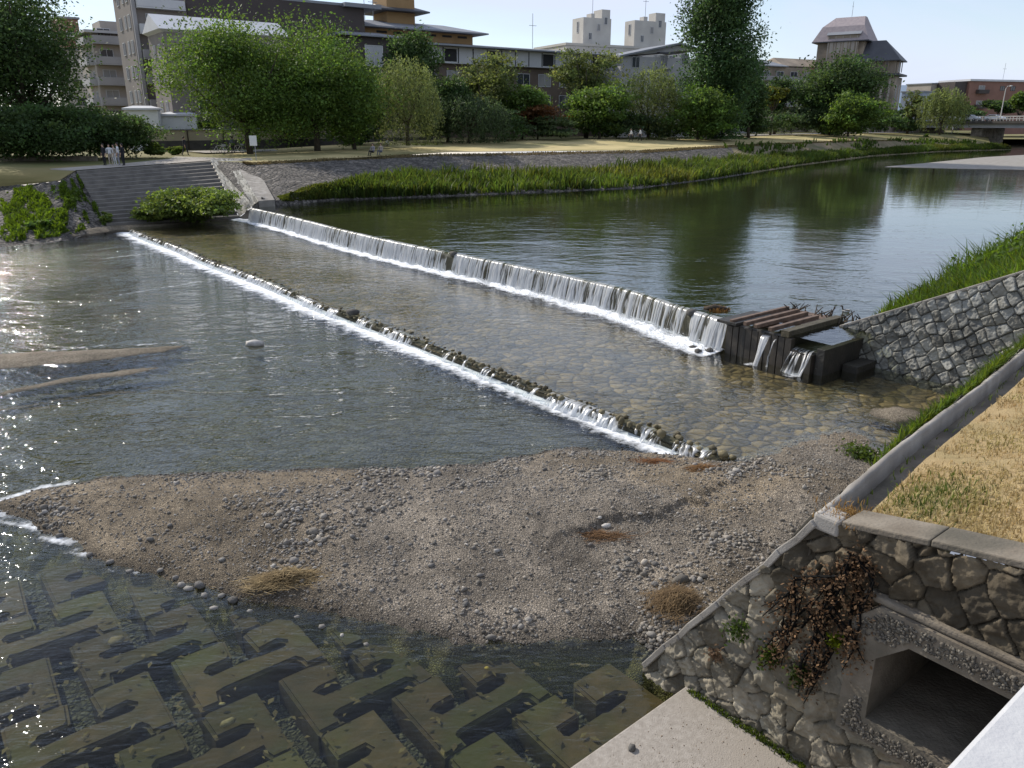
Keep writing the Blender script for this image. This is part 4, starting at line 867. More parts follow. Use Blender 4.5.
# ground behind: one sheet out to the horizon
def mk_ground():
    edge = [(TOPL[0], (-1, -.2)), (TOPL[1], (-1, 0)), (TOPL[2], (-1, .1)), (TOPL[3], (-1, .2)), (TSTL, (-1, .3)), (TSTR, (-.85, .6)), (TOPR[0], (-.7, .7)), (TOPR[1], (-.5, .85)), (TOPR[2], (-.35, .95)), (TOPR[3], (-.1, 1)), (TOPR[4], (.1, 1)), (TOPR[5], (.3, 1)), (TOPR[6], (.35, 1)), (TOPR[7], (.5, 1))]
    ss = [0, 2, 5, 10, 20, 35, 60, 100, 180, 400, 1500, 5000]; P = np.zeros((len(edge), len(ss), 3))
    for i, (e, d) in enumerate(edge):
        d = Vector((d[0], d[1], 0)).normalized()
        for k, s in enumerate(ss):
            q = e+d*s; P[i, k] = (q.x, q.y, e.z+(GZ-e.z)*min(1, s/12)+(.004 if i < 8 else .03)*min(s, 28))
    tag(gridmesh('ground', P, M['far_grass'], None, True), kind='structure')
mk_ground()
m = MB(); m.add([Vector((60, 236, 2.6)), Vector((4000, 236, 2.6)), Vector((4000, 5000, 2.6)), Vector((300, 5000, 2.6))], [(0, 1, 2, 3)]); tag(m.build('far_ground', M['far_grass']), kind='structure')
def groundz(x, y): return GZ+.1
def gp(px, Y, z=GZ+.12):                                     # ground point under an image column at forward distance Y
    y = 384; 
    d0 = ray(px, 150); t = Y/d0.y
    return Vector((d0.x*t, Y, z))
# river side slope upstream of the weir: berm with reeds, cobbled slope, grass top
WL = [W(21.2,-56.2), Vector((-14.3,62.6,0)), Vector((-5.15,66.4,0)), Vector((11.9,74.8,0)), Vector((22.9,88.7,0)), Vector((41.6,116.8,0)), atz(872,156,1.25), atz(940,151.5,1.25), atz(1012,149.5,1.25)]
TL = [W(23.9,-72.6,GZ)]+TOPR[:1]+[TOPR[1].lerp(TOPR[2], .4), TOPR[3], TOPR[4].lerp(TOPR[3], .45), TOPR[4], TOPR[5], TOPR[6], TOPR[7]]
BF = [.0, .06, .42, .55, .5, .42, .35, .35, .4]                     # part of the width taken by the reed berm
def loft():
    ns, nt_ = 260, 46; tt = np.linspace(0, len(WL)-1, ns); P = np.zeros((ns, nt_, 3)); C = np.zeros((ns, nt_, 3)); info = []
    for i, t in enumerate(tt):
        k = min(int(t), len(WL)-2); f = t-k; w = WL[k].lerp(WL[k+1], f); T = TL[k].lerp(TL[k+1], f); b = BF[k]*(1-f)+BF[k+1]*f
        wj = 1.2*(vnoise(np.array([t*5.]), np.array([3.]))[0]-.5); info.append((w, T, b))
        for j, s in enumerate(np.linspace(-.12, 1, nt_)):
            x, y = w.x+(T.x-w.x)*s, w.y+(T.y-w.y)*s
            if s < 0: z = ZU+s*8
            elif s < b: z = ZU+.05+.75*(s/b)**.7
            else:
                z0 = ZU+.05+(.75 if b > 0 else 0)*min(1, b*20); z = z0+(T.z-z0)*((s-b)/(1-b))
            P[i, j] = (x, y, z); 
    C = None; P[..., 2] += .12*(fbm(P[..., 0]*.7, P[..., 1]*.7, 3)-.5)*(np.linspace(0, 1, nt_) > .12)[None]
    return P, info, tt
LP, LI, LT = loft()
# split between dry banks (far) and cobbles (near) by station
kk = int(np.searchsorted(LT, 4.3))
tag(gridmesh('cobble_slope', LP[:kk+1], M['cobbles'], None, False), kind='structure')
tag(gridmesh('dry_bank', LP[kk:], M['bank_dry'], None, True), kind='structure')
def on_loft(t, s):
    i = np.clip((t/(len(WL)-1)*(len(LT)-1)), 0, len(LT)-1.001); i0 = i.astype(int); fi = (i-i0)[:, None]
    j = np.clip((s+.12)/1.12*(LP.shape[1]-1), 0, LP.shape[1]-1.001); j0 = j.astype(int); fj = (j-j0)[:, None]
    return (LP[i0, j0]*(1-fi)+LP[i0+1, j0]*fi)*(1-fj)+(LP[i0, j0+1]*(1-fi)+LP[i0+1, j0+1]*fi)*fj
n = 60000; t = RNG.random(n)**.95*(len(WL)-1.01); b = np.interp(t, range(len(BF)), BF); s = RNG.random(n)*(b+.05)+.0
ok = (t > .35) & (RNG.random(n) < .35+1.2*(fbm(t*9, s*12)-.25)); t, s = t[ok], s[ok]; n = len(t); P = on_loft(t, s); lump = fbm(P[:, 0]*.33, P[:, 1]*.33, 3)
H = RNG.uniform(.35, 1.15, n)*(.25+1.7*lump)*sstep(.3, 1.6, t)*(1-.35*sstep(4, 6, t)); g = RNG.uniform(.5, 1.3, n)*(.5+1.0*fbm(P[:, 0]*.2+7, P[:, 1]*.2, 3)); y = RNG.random(n)+1.0*(RNG.random(n) < .08)+.8*sstep(.5, .7, fbm(P[:, 0]*.12+30, P[:, 1]*.12, 3))
blades('river_reeds', P, np.maximum(H, .12), .075, np.stack([g*(.8+.3*y), g, g*.7], -1), 'reed', .55, 'bright green reeds along the far waterline')
n = 4000; t = RNG.uniform(4.2, 7.9, n); s = RNG.random(n)**.7; ok = fbm(t*6+3, s*5) > .52; t, s = t[ok], s[ok]; n = len(t); P = on_loft(t, s); g = RNG.uniform(.5, 1.1, n)
blades('bank_weeds', P, RNG.uniform(.3, .9, n), .12, np.stack([g*.8, g*.85, g*.7], -1), 'weed', .6, 'dull green weeds on the dry bank toward the bridge')
n = 14000; t = RNG.uniform(.8, 7, n); s = RNG.uniform(.93, 1.0, n); P = on_loft(t, s); g = RNG.uniform(.5, 1.1, n)
blades('bank_top_grass', P, RNG.uniform(.05, .18, n), .05, np.stack([g*.5, g*.52, g*.5], -1), 'straw', .7, 'pale dry grass along the top of the cobbled bank')
# gravel spit far upstream
m = MB(); sp = [atz(885,166.5,1.3), atz(925,163,1.42), atz(985,157,1.5), atz(1040,154,1.5), atz(1090,157,1.5), atz(1090,169,1.3), atz(1024,169.5,1.28), atz(960,168.5,1.28)]
m.prism([(p.x, p.y, p.z) for p in sp], lambda *a: Vector((a[0], a[1], .6)), lambda *a: Vector(a)); tag(m.build('gravel_spit', M['gravel_far'] if 'gravel_far' in M else M['path'], bevel=.05), kind='structure')

# ---- stairs
st = empty('river_steps', W(18, -58.5, .3)); tag(st, 'wide flight of weathered stone steps going down to the river', 'steps')
BL, BR = W(11.9, -59.2, .3), W(20.6, -58.0, .3)
ns = 15
for k in range(ns):
    f0, f1 = k/ns, (k+1)/ns; z = .3+(3.62-.3)*f1; zr = .3+(GZ-.3)*f1
    a, b = BL.lerp(TSTL, f0), BR.lerp(TSTR, f0); c, d = BR.lerp(TSTR, f1+.02), BL.lerp(TSTL, f1+.02)
    m = MB(); lo = [(p.x, p.y, z-1.0) for p in (a, b, c, d)]; hi = [(a.x, a.y, z), (b.x, b.y, zr), (c.x, c.y, zr), (d.x, d.y, z)]
    m.add([Vector(p) for p in lo+hi], [(0,3,2,1), (4,5,6,7), (0,1,5,4), (1,2,6,5), (2,3,7,6), (3,0,4,7)]); m.build('step', M['steps'], st)
# cobbled wing wall and grey channel at the weir end
ww = empty('wing_wall', W(21, -60, .5)); tag(ww, 'cobbled wing wall sloping down between the steps and the weir', 'wall')
def wing(a, b):
    A = np.array(BR)+ (np.array(TSTR)-np.array(BR))*b[..., None]; B = np.array(W(21.4, -56.0, 1.55))+(np.array(W(25.6, -72.0, GZ+.02))-np.array(W(21.4, -56.0, 1.55)))*b[..., None]
    return A*(1-a[..., None])+B*a[..., None]+np.array([0, 0, .12])
masonry('cobbles', wing, (0, -.3, 1), np.linspace(0, 1, 40), np.linspace(0, 1, 120), None, 9, .3, .2, .05, .3, .4, M['masonry'], ww, .03)
A, B, C_, D = W(21.4,-56.0,1.72), W(25.6,-72.0,GZ+.2), W(27.4,-72.4,GZ+.2), W(22.6,-56.0,1.72)
m = MB(); dn = Vector((0, 0, -1.5)); m.add([A, D, C_, B, A+dn, D+dn, C_+dn, B+dn], [(0,1,2,3), (0,4,5,1), (1,5,6,2), (2,6,7,3), (3,7,4,0)]); m.build('drain_channel', M['concrete'], ww)
m = MB(); A, B = BR, TSTR; m.add([BR+Vector((0,0,-.6)), W(21.3,-55.9,-.3), W(21.3,-55.9,1.6), BR+Vector((0,0,.1))], [(0,1,2,3)]); m.build('toe_wall', M['steps'], ww)
# left embankment
def emb(a, b):
    lo = [W(-12,-57,-.1), W(5.3,-55.8,.1), W(8.6,-56.2,.15), W(12.0,-59.2,.3)]; hi = [TOPL[0], TOPL[2], TOPL[3], TSTL]
    x = a*3; k = np.minimum(x.astype(int), 2); f = (x-k)[..., None]; lo = np.array([p[:] for p in lo]); hi = np.array([p[:] for p in hi])
    L0 = lo[k]*(1-f)+lo[k+1]*f; H0 = hi[k]*(1-f)+hi[k+1]*f
    return L0+(H0-L0)*b[..., None]
a, b = np.meshgrid(np.linspace(0, 1, 160), np.linspace(-.05, 1, 60))
P = emb(a, np.clip(b, -.05, 1)); P[..., 2] += .25*(fbm(a*30, b*9, 4)-.5)
tag(gridmesh('embankment', P, M['cobbles'], None, False), kind='structure')
n = 12000; a = RNG.random(n)*.98+.01; b = RNG.random(n)*.9+.02; k = fbm(a*16+2, b*3.5, 3); ok = k > .5; a, b, k = a[ok], b[ok], k[ok]; n = len(a); g = RNG.uniform(.5, 1.3, n)
blades('embankment_grass', emb(a, b), RNG.uniform(.15, .5, n)*(k*2.6-1.0).clip(.15, 1.2), .06, np.stack([g, g, g*.7], -1), 'weed', .8, 'green grass in clumps on the left stone embankment')
m = MB(); q = [W(-2,-57,.02), W(4,-56.2,.02), W(9,-56.0,.02), W(9.5,-57.5,.5), W(3,-58,.5)]; m.add(q, [(0,1,2,3,4)]); 
# promenade
def ribbon(name, pts, w, mat, dz=.03):
    L_ = []; 
    for i, p in enumerate(pts):
        t = (pts[min(i+1, len(pts)-1)]-pts[max(i-1, 0)]); t.z = 0; t.normalize(); nrm = Vector((-t.y, t.x, 0)); wi = w[i] if isinstance(w, list) else w
        L_.append([p+Vector((0, 0, dz)), p+nrm*wi+Vector((0, 0, dz+.05))])
    P = np.array([[q[:] for q in r] for r in L_]); tag(gridmesh(name, P, M[mat], None, True), kind='structure')
ribbon('path', [TOPL[0], TOPL[1], TOPL[2], TOPL[3], TSTL, TSTL.lerp(TSTR, .5), TSTR, W(27.5,-74.5,GZ)], [2.5, 2.5, 2.5, 2.5, 2.6, 3, 5, 9], 'path', .06)
ribbon('walkway', [gp(205, 86), gp(260, 90), gp(330, 98)], [6, 5, 3], 'path', .09)
ribbon('walkway', [gp(620, 136, 4.62), gp(700, 143, 4.62), gp(760, 160, 4.62), gp(850, 192, 4.62), gp(930, 218, 4.62)], [4, 5, 6, 6, 6], 'path', .1)
# pale dry lawn between the slope and the trees
rows_ = []
for i in range(0, 40):
    f = i/39; k = f*6; j = min(int(k), 5); e = TOPR[j].lerp(TOPR[j+1], k-j); d = Vector((-.45+.75*f, .9, 0)).normalized(); rows_.append([(e+d*s+Vector((0, 0, .035+.03*s*min(1, f*4))))[:] for s in (0, 3, 6, 10, 15, 20, 26)])
tag(gridmesh('far_lawn', np.array(rows_), M['far_lawn'] if 'far_lawn' in M else M['far_grass'], None, True), kind='structure')

# ================================================================== TREES AND SHRUBS
def crown_leaves(c, rx, ry, rz, ncl, per, leaf, rng, kind='round', col=(1, 1, 1), droop=0):
    pts, cols = [], []
    if kind == 'willow':
        for k in range(ncl):
            a = rng.uniform(0, 6.283); q = math.sqrt(rng.random()); x, y = q*math.cos(a), q*math.sin(a); zt = math.sqrt(max(0, 1-q*q))*(.75+.3*rng.random())
            L_ = (.5+.9*rng.random())*(zt+.75); m_ = per; t = rng.random(m_); sw = rng.normal(0, .06, 2)
            p = np.stack([x*rx*(1+.12*t)+sw[0]*t*rx+rng.normal(0, .035*rx, m_), y*ry*(1+.12*t)+sw[1]*t*ry+rng.normal(0, .035*ry, m_), (zt-L_*t)*rz+rng.normal(0, .02*rz, m_)], -1)
            g = rng.uniform(.55, 1.3)*(.7+.3*(1-t)); pts.append(p); cols.append(np.stack([g, g, g], -1))
    else:
        # a few big lobes, each carrying clumps near its surface
        nl = max(5, int(ncl/14)); lob = []
        for k in range(nl):
            d = rng.normal(size=3); d /= np.linalg.norm(d)
            if kind == 'poplar':
                z = rng.uniform(-.9, .85); w = math.sqrt(max(.05, 1-z*z))*(.95 if z < .2 else .8); a = rng.uniform(0, 6.283); q = rng.random()**.6*w*.7; lob.append((np.array([q*math.cos(a), q*math.sin(a), z]), np.array([.26, .26, .30])*rng.uniform(.7, 1.2)))
            else:
                d[2] = d[2]*.95-.05; r_ = rng.uniform(.42, .7); lob.append((d*r_, np.array([1, 1, .85])*rng.uniform(.24, .54)))
        lob.append((np.array([0, 0, 0.]), np.array([.6, .6, .6]) if kind != 'poplar' else np.array([.3, .3, .8])))
        for k in range(ncl):
            lc, lr = lob[rng.integers(len(lob))]; d = rng.normal(size=3); d /= np.linalg.norm(d); d[2] += .15
            cc = lc+d*lr*rng.uniform(.65, 1.08); cr = rng.uniform(.08, .16)*(1 if kind != 'poplar' else .8)
            p = cc+rng.normal(size=(per, 3))*np.array([cr, cr, cr*(.6 if kind != 'poplar' else .5*rx/rz*2)])
            g = rng.uniform(.5, 1.35)*np.ones(per)*rng.uniform(.8, 1.2, per); pts.append(p*np.array([rx, ry, rz])); cols.append(np.stack([g*rng.uniform(.9, 1.12), g, g*rng.uniform(.8, 1.1)], -1))
    P = np.concatenate(pts); C = np.concatenate(cols)*np.array(col)[None]
    return P+np.array(c)[None], C
LEAF = {}
def lmat(key, c, tr=.45):
    if key not in LEAF: LEAF[key] = leafmat('leaves_'+key, c, tr)
    return LEAF[key]
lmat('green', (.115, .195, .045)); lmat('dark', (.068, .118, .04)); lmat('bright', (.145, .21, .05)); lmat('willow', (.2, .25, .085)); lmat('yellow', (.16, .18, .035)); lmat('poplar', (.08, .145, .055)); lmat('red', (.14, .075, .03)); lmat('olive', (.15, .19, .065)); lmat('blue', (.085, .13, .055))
tree_n = [0]
def tree(label, px, ytop, ybot, wpx, Y, key='green', kind='round', ncl=160, per=60, leaf=None, name='tree', zg=None, depth=.9, trunk=True, cat='tree', seed=None, lean=0, gaps=1.0, group=None):
    """px, ytop, ybot: crown centre column and extent, measured off the photograph and turned into metres at distance Y"""
    zg = zg if zg is not None else (GZ+.1 if px < 400 else GZ+.75)
    tree_n[0] += 1; rng = np.random.default_rng(seed if seed is not None else 100+tree_n[0])
    zt = at(px, ytop, Y).z; zb = max(at(px, ybot, Y).z, zg+.1); d = ray(px, (ytop+ybot)/2); dep = Y/d.y; rx = wpx/2*dep/FPX; cx = d.x*dep
    root = empty(name, (cx, Y, zg)); tag(root, label, cat, group)
    c = (cx, Y, (zt+zb)/2); rz = (zt-zb)/2
    leaf = leaf or max(.15, 1.5*dep/FPX)
    P, C = crown_leaves(c, rx, rx*depth, rz, int(ncl*1.2), per, leaf, rng, kind)
    P[:, 2] = np.maximum(P[:, 2], zg+.05)
    leafquads('crown', P, leaf, C, LEAF[key], parent=root, updir=.25, rng=rng, aspect=.55 if kind != 'willow' else .3, droop=0 if kind != 'willow' else 2.2)
    if trunk:
        m = MB(); H = zt-zg; r0 = max(.12, H*.022); base = Vector((cx, Y, zg-.1)); fork = Vector((cx+lean, Y, zg+max((zb-zg)*.9, H*.22)))
        m.tube([base, base.lerp(fork, .5)+Vector((.05*H*rng.uniform(-.3, .3), 0, 0)), fork], [r0*1.25, r0, r0*.85], 8)
        if kind == 'poplar':
            m.tube([fork, Vector((cx, Y, zg+H*.9))], [r0*.85, r0*.15], 6)
            for k in range(8):
                z = zg+H*rng.uniform(.2, .7); a = rng.uniform(0, 6.283); m.tube([Vector((cx, Y, z)), Vector((cx+math.cos(a)*rx*.5, Y+math.sin(a)*rx*.5, z+H*.18))], [r0*.4, r0*.1], 5)
        else:
            for k in range(7):
                a = k*.9+rng.uniform(-.3, .3); q = rng.uniform(.4, .75); tip = Vector((cx+math.cos(a)*rx*q, Y+math.sin(a)*rx*q*depth, c[2]+rz*rng.uniform(-.1, .55)))
                mid = fork.lerp(tip, .5)+Vector((0, 0, -.08*rz)); m.tube([fork, mid, tip], [r0*.6, r0*.38, r0*.1], 5)
        m.build('trunk', M['bark'], root, True)
    return root
BK = 'bushes along the foot of the far tree line'
# left group
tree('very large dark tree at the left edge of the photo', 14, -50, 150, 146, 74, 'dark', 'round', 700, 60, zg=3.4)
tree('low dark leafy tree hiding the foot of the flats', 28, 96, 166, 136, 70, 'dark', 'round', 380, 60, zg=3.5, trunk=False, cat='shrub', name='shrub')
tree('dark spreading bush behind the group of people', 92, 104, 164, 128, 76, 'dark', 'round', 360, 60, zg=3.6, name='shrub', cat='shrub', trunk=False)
tree('small bright green bush beside the path to the steps', 152, 143, 161, 24, 77, 'bright', 'round', 75, 40, zg=3.8, name='shrub', cat='shrub', trunk=False)
tree('low rounded green bush behind the walking person', 177, 146, 158, 20, 84, 'bright', 'round', 62, 40, zg=3.8, name='shrub', cat='shrub', trunk=False)
tree('broad bright green tree, the widest crown on the far bank', 243, 10, 152, 168, 86, 'green', 'round', 525, 60, depth=.8)
tree('large green tree merging with the broad one on its right', 312, 10, 153, 156, 91, 'green', 'round', 525, 60, depth=.8)
tree('small leaning tree with low light green branches under the broad tree', 352, 62, 150, 66, 94, 'green', 'round', 187, 50)
tree('pale weeping willow with drooping strands', 406, 53, 146, 66, 97, 'willow', 'willow', 325, 34)
tree('dark conical tree standing behind the pale willow', 415, 22, 112, 66, 122, 'dark', 'round', 275, 50)
tree('dark dense tree on the right of the weeping willow', 447, 66, 146, 56, 113, 'dark', 'round', 212, 50)
tree('airy green tree in front of the long roofed hall', 482, 46, 116, 76, 125, 'olive', 'round', 150, 42)
tree('drooping dark green willow under the airy tree', 468, 92, 148, 84, 111, 'blue', 'willow', 275, 30)
tree('light green spreading tree left of the reddish shrub', 522, 78, 128, 70, 127, 'green', 'round', 137, 44)
tree('reddish orange autumn shrub in the tree line', 538, 103, 128, 58, 125, 'red', 'round', 137, 40, name='shrub', cat='shrub')
tree('thin rounded tree with visible limbs before the white towers', 588, 40, 104, 74, 135, 'olive', 'round', 150, 40)
tree('green bush like tree left of the second willow', 600, 80, 140, 82, 129, 'green', 'round', 237, 50)
tree('yellowish weeping willow in front of the grey house', 650, 62, 138, 62, 133, 'willow', 'willow', 275, 32)
tree('low wide green tree at the foot of the poplar', 700, 80, 140, 84, 131, 'green', 'round', 250, 50)
tree('tall poplar, the highest tree on the far bank', 722, -34, 138, 124, 138, 'poplar', 'poplar', 950, 46)
tree('slim dark tree close behind the tall poplar', 752, 62, 132, 40, 148, 'dark', 'round', 162, 44)
tree('small round dark tree beside the yellow green one', 778, 70, 120, 34, 172, 'dark', 'round', 112, 40)
tree('small yellow green tree below the long low roof', 774, 84, 110, 26, 164, 'yellow', 'round', 75, 40)
tree('large dark domed tree covering the foot of the tower', 836, 45, 140, 100, 172, 'dark', 'round', 412, 54)
tree('mid green tree standing in front of the dark domed tree', 851, 88, 136, 68, 162, 'green', 'round', 187, 46)
tree('round willow like tree just left of the bridge', 944, 86, 128, 46, 188, 'willow', 'willow', 187, 26)
tree('dark tree peeping over the bridge railing', 1001, 99, 116, 34, 225, 'dark', 'round', 100, 36, zg=6)
tree('small tree at the right edge above the bridge', 1022, 90, 116, 24, 215, 'green', 'round', 75, 36, zg=6)
tree('thin hazy tree with few leaves right of the tower', 912, 82, 122, 26, 200, 'olive', 'round', 32, 26)
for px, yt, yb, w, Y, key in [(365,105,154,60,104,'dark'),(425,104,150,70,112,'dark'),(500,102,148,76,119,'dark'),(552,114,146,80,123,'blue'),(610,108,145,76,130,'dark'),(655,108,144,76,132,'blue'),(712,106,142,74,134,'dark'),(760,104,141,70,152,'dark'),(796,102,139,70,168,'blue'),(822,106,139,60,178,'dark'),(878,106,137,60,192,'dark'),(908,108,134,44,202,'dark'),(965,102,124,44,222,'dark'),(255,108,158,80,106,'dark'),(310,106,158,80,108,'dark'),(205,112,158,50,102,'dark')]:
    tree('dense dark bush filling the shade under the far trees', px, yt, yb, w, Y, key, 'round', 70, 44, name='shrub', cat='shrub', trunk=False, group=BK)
tree('small round bush on the dry bank by the bridge', 926, 133.5, 140, 7, 190, 'green', 'round', 20, 30, name='shrub', cat='shrub', trunk=False, zg=3.0)
tree('big leafy green shrub growing at the foot of the steps', 192, 184, 226, 92, 55.5, 'bright', 'round', 300, 46, name='shrub', cat='shrub', trunk=False, zg=.2, leaf=.13)
tree('low green growth spreading left of the shrub on the steps', 158, 200, 226, 56, 55.5, 'bright', 'round', 90, 40, name='shrub', cat='shrub', trunk=False, zg=.3, leaf=.12)
tree('leafy clump high on the left embankment', 60, 188, 210, 46, 56, 'bright', 'round', 70, 40, name='shrub', cat='shrub', trunk=False, zg=1.2, leaf=.12)
tree('small leafy clump at the foot of the left embankment', 40, 218, 232, 26, 50.5, 'green', 'round', 40, 36, name='shrub', cat='shrub', trunk=False, zg=.2, leaf=.1)
tree('small leafy clump at the left end of the steps', 106, 210, 225, 14, 54, 'bright', 'round', 30, 36, name='shrub', cat='shrub', trunk=False, zg=.3, leaf=.1)
# ================================================================== BUILDINGS
def bm_(name, c, c2=None, **k): M[name] = pmat(name, c, c2, k.pop('scale', .35), k.pop('rough', .85), **k)
bm_('wall_taupe', (.235, .205, .185), (.2, .175, .16), c3=(.18, .16, .145), scale3=.15); bm_('wall_brown_dark', (.075, .062, .058), (.06, .05, .048)); bm_('wall_beige', (.36, .32, .28), (.31, .275, .24)); bm_('wall_cream', (.42, .36, .25), (.36, .31, .21))
bm_('wall_pale', (.5, .48, .44), (.43, .41, .38)); bm_('wall_grey', (.42, .41, .41), (.36, .355, .36)); bm_('wall_tan', (.33, .27, .205), (.25, .205, .16), c3=(.2, .165, .13), scale3=.25); bm_('wall_brick', (.24, .13, .10), (.2, .11, .085)); bm_('wall_ochre', (.33, .21, .10), (.27, .17, .08))
bm_('wall_umber', (.15, .115, .09), (.12, .09, .07)); bm_('roof_dark', (.075, .078, .088), (.06, .062, .07), rough=.6); bm_('roof_grey', (.24, .25, .27), (.2, .21, .23), rough=.6); bm_('roof_white', (.55, .56, .58), (.5, .5, .52)); bm_('roof_slate', (.34, .29, .29), (.28, .24, .25), scale=1.5); bm_('shutter', (.5, .5, .5), (.44, .44, .45)); bm_('dark_gap', (.02, .02, .022), (.03, .03, .03)); bm_('parapet', (.3, .29, .29), (.26, .25, .25)); bm_('curtain', (.3, .29, .27), (.24, .235, .225)); bm_('wall_blue', (.3, .34, .42), (.26, .3, .37)); bm_('wall_stone_dark', (.09, .08, .072), (.06, .055, .05), scale=1.5)
class Bldg:
    def __init__(s, name, label, px, y, Y, az, a, b, ztop, z0=3.4, mat='wall_beige', cat='building'):
        d = ray(px, y); t = Y/d.y; s.O = Vector((d.x*t, Y, 0)); az = R(az)
        s.A = Vector((math.sin(az), math.cos(az), 0)); s.NR = Vector((s.A.y, -s.A.x, 0)); s.B = -s.NR; s.NS = -s.A; s.a, s.b, s.z0 = a, b, z0
        s.zt = at(px, ztop, Y).z if ztop < 300 else ztop-300
        s.root = empty(name, (s.O.x, s.O.y, z0)); tag(s.root, label, cat)
        s.block(0, a, 0, b, z0, s.zt, mat)
    def block(s, a0, a1, b0, b1, z0, z1, mat, name='wall', bevel=0):
        m = MB(); m.box3(s.O, s.A, s.B, Z3, (a0, a1), (b0, b1), (z0, z1)); return m.build(name, M[mat], s.root, bevel=bevel)
    def P(s, face, q, z, off=0):
        return s.O+(s.A*q+s.NR*off if face == 'R' else s.B*q+s.NS*off)+Z3*z
    def axes(s, face): return (s.A, s.NR) if face == 'R' else (s.B, s.NS)
    def window(s, face, q, z, w, h, frame='shutter', pane='glass', t=.09):
        X, Nn = s.axes(face); O = s.P(face, q, z); m = MB()
        for (x0, x1, z0, z1) in [(-w/2-t, w/2+t, -t, 0), (-w/2-t, w/2+t, h, h+t), (-w/2-t, -w/2, 0, h), (w/2, w/2+t, 0, h), (-.03, .03, 0, h)]: m.box3(O, X, Nn, Z3, (x0, x1), (-.02, .09), (z0, z1))
        f = m.build('window', M[frame], s.root); p = MB(); p.box3(O, X, Nn, Z3, (-w/2, w/2), (-.02, .03), (0, h)); p.build('pane', M[pane] if pane != 'glass' or random.random() > .3 else M['curtain'], f); return f
    def balcony(s, face, q0, q1, z, dep=1.2, hh=1.0, mat='parapet', slab='parapet'):
        X, Nn = s.axes(face); O = s.P(face, 0, z); m = MB(); m.box3(O, X, Nn, Z3, (q0, q1), (.005, dep), (-.18, 0))
        m.box3(O, X, Nn, Z3, (q0, q1), (dep-.08, dep-.002), (.02, hh)); m.box3(O, X, Nn, Z3, (q0+.002, q0+.08), (.01, dep-.09), (.02, hh)); m.box3(O, X, Nn, Z3, (q1-.08, q1-.002), (.01, dep-.09), (.02, hh)); bal = m.build('balcony', M[mat], s.root); m = MB(); qa = q0+(q1-q0)*random.uniform(.15, .85); m.box3(O, X, Nn, Z3, (qa-.4, qa+.4), (dep*.25, dep*.25+.3), (.01, .62)); m.build('air_conditioner', M['white'], bal); return bal
    def roof_flat(s, z, over=.3, h=.35, mat='roof_grey', r=None):
        a0, a1, b0, b1 = r or (0, s.a, 0, s.b); return s.block(a0-over, a1+over, b0-over, b1+over, z+.003, z+h, mat, 'roof')
    def roof_hip(s, z, h, over=.6, mat='roof_dark', r=None, ridge=.5, along='a'):
        a0, a1, b0, b1 = r or (0, s.a, 0, s.b); a0 -= over; a1 += over; b0 -= over; b1 += over; q = lambda a, b, z: s.O+s.A*a+s.B*b+Z3*z
        if along == 'a': k = (a1-a0)*ridge/2; r0, r1 = q(a0+(a1-a0)/2-k, (b0+b1)/2, z+h), q(a0+(a1-a0)/2+k, (b0+b1)/2, z+h)
        else: k = (b1-b0)*ridge/2; r0, r1 = q((a0+a1)/2, (b0+b1)/2-k, z+h), q((a0+a1)/2, (b0+b1)/2+k, z+h)
        m = MB(); t = .22; c = [q(a0, b0, z+t), q(a1, b0, z+t), q(a1, b1, z+t), q(a0, b1, z+t)]; lo = [p-Z3*(t-.004) for p in c]
        fs = [(0,1,5,4), (1,2,5), (2,3,4,5), (3,0,4)] if along == 'a' else [(0,1,4), (1,2,5,4), (2,3,5), (3,0,4,5)]
        m.add(c+[r0, r1]+lo, fs+[(6,7,8,9), (0,6,7,1), (1,7,8,2), (2,8,9,3), (3,9,6,0)]); return m.build('roof', M[mat], s.root)
    def antenna(s, a, b, z, h):
        m = MB(); p = s.O+s.A*a+s.B*b+Z3*z; m.tube([p, p+Z3*h], .05, 5); m.tube([p+Z3*h*.7-s.A*.8, p+Z3*h*.7+s.A*.8], .04, 4); m.build('antenna', M['metal'], s.root)

# tall taupe block with dark river front
b = Bldg('apartment_building', 'tall taupe and dark brown block, its side wall full of narrow windows', 139, 70, 110, 53, 33, 9, -14, mat='wall_taupe')
nz = 3.05
for k in range(6):
    z = 6.6+k*nz
    for q, w in [(1.4, .8), (3.4, .55), (6.2, .9)]: b.window('S', q, z, w, 1.45)
    b.balcony('R', .6, 6.5, z-.7, 1.3, 1.0, 'shutter' if k > 3 else 'parapet')
    b.window('R', 3.4, z-.3, 3.2, 1.9)
b.block(7.0, 33, -.25, 0-.003, 3.4, b.zt, 'wall_brown_dark', 'dark_front'); b.block(.05, .5, -.6, -.003, 3.4, b.zt-.1, 'parapet', 'corner_pipe')
b.window('R', 19.5, 19.6, 3.0, 1.6); b.window('R', 27, 16.3, 2.2, 1.5); b.roof_flat(b.zt, .3); b.block(29.5, 35.5, -1.2, 9, at(308, 9, 130).z, at(308, 5, 130).z, 'roof_grey', 'canopy_roof')
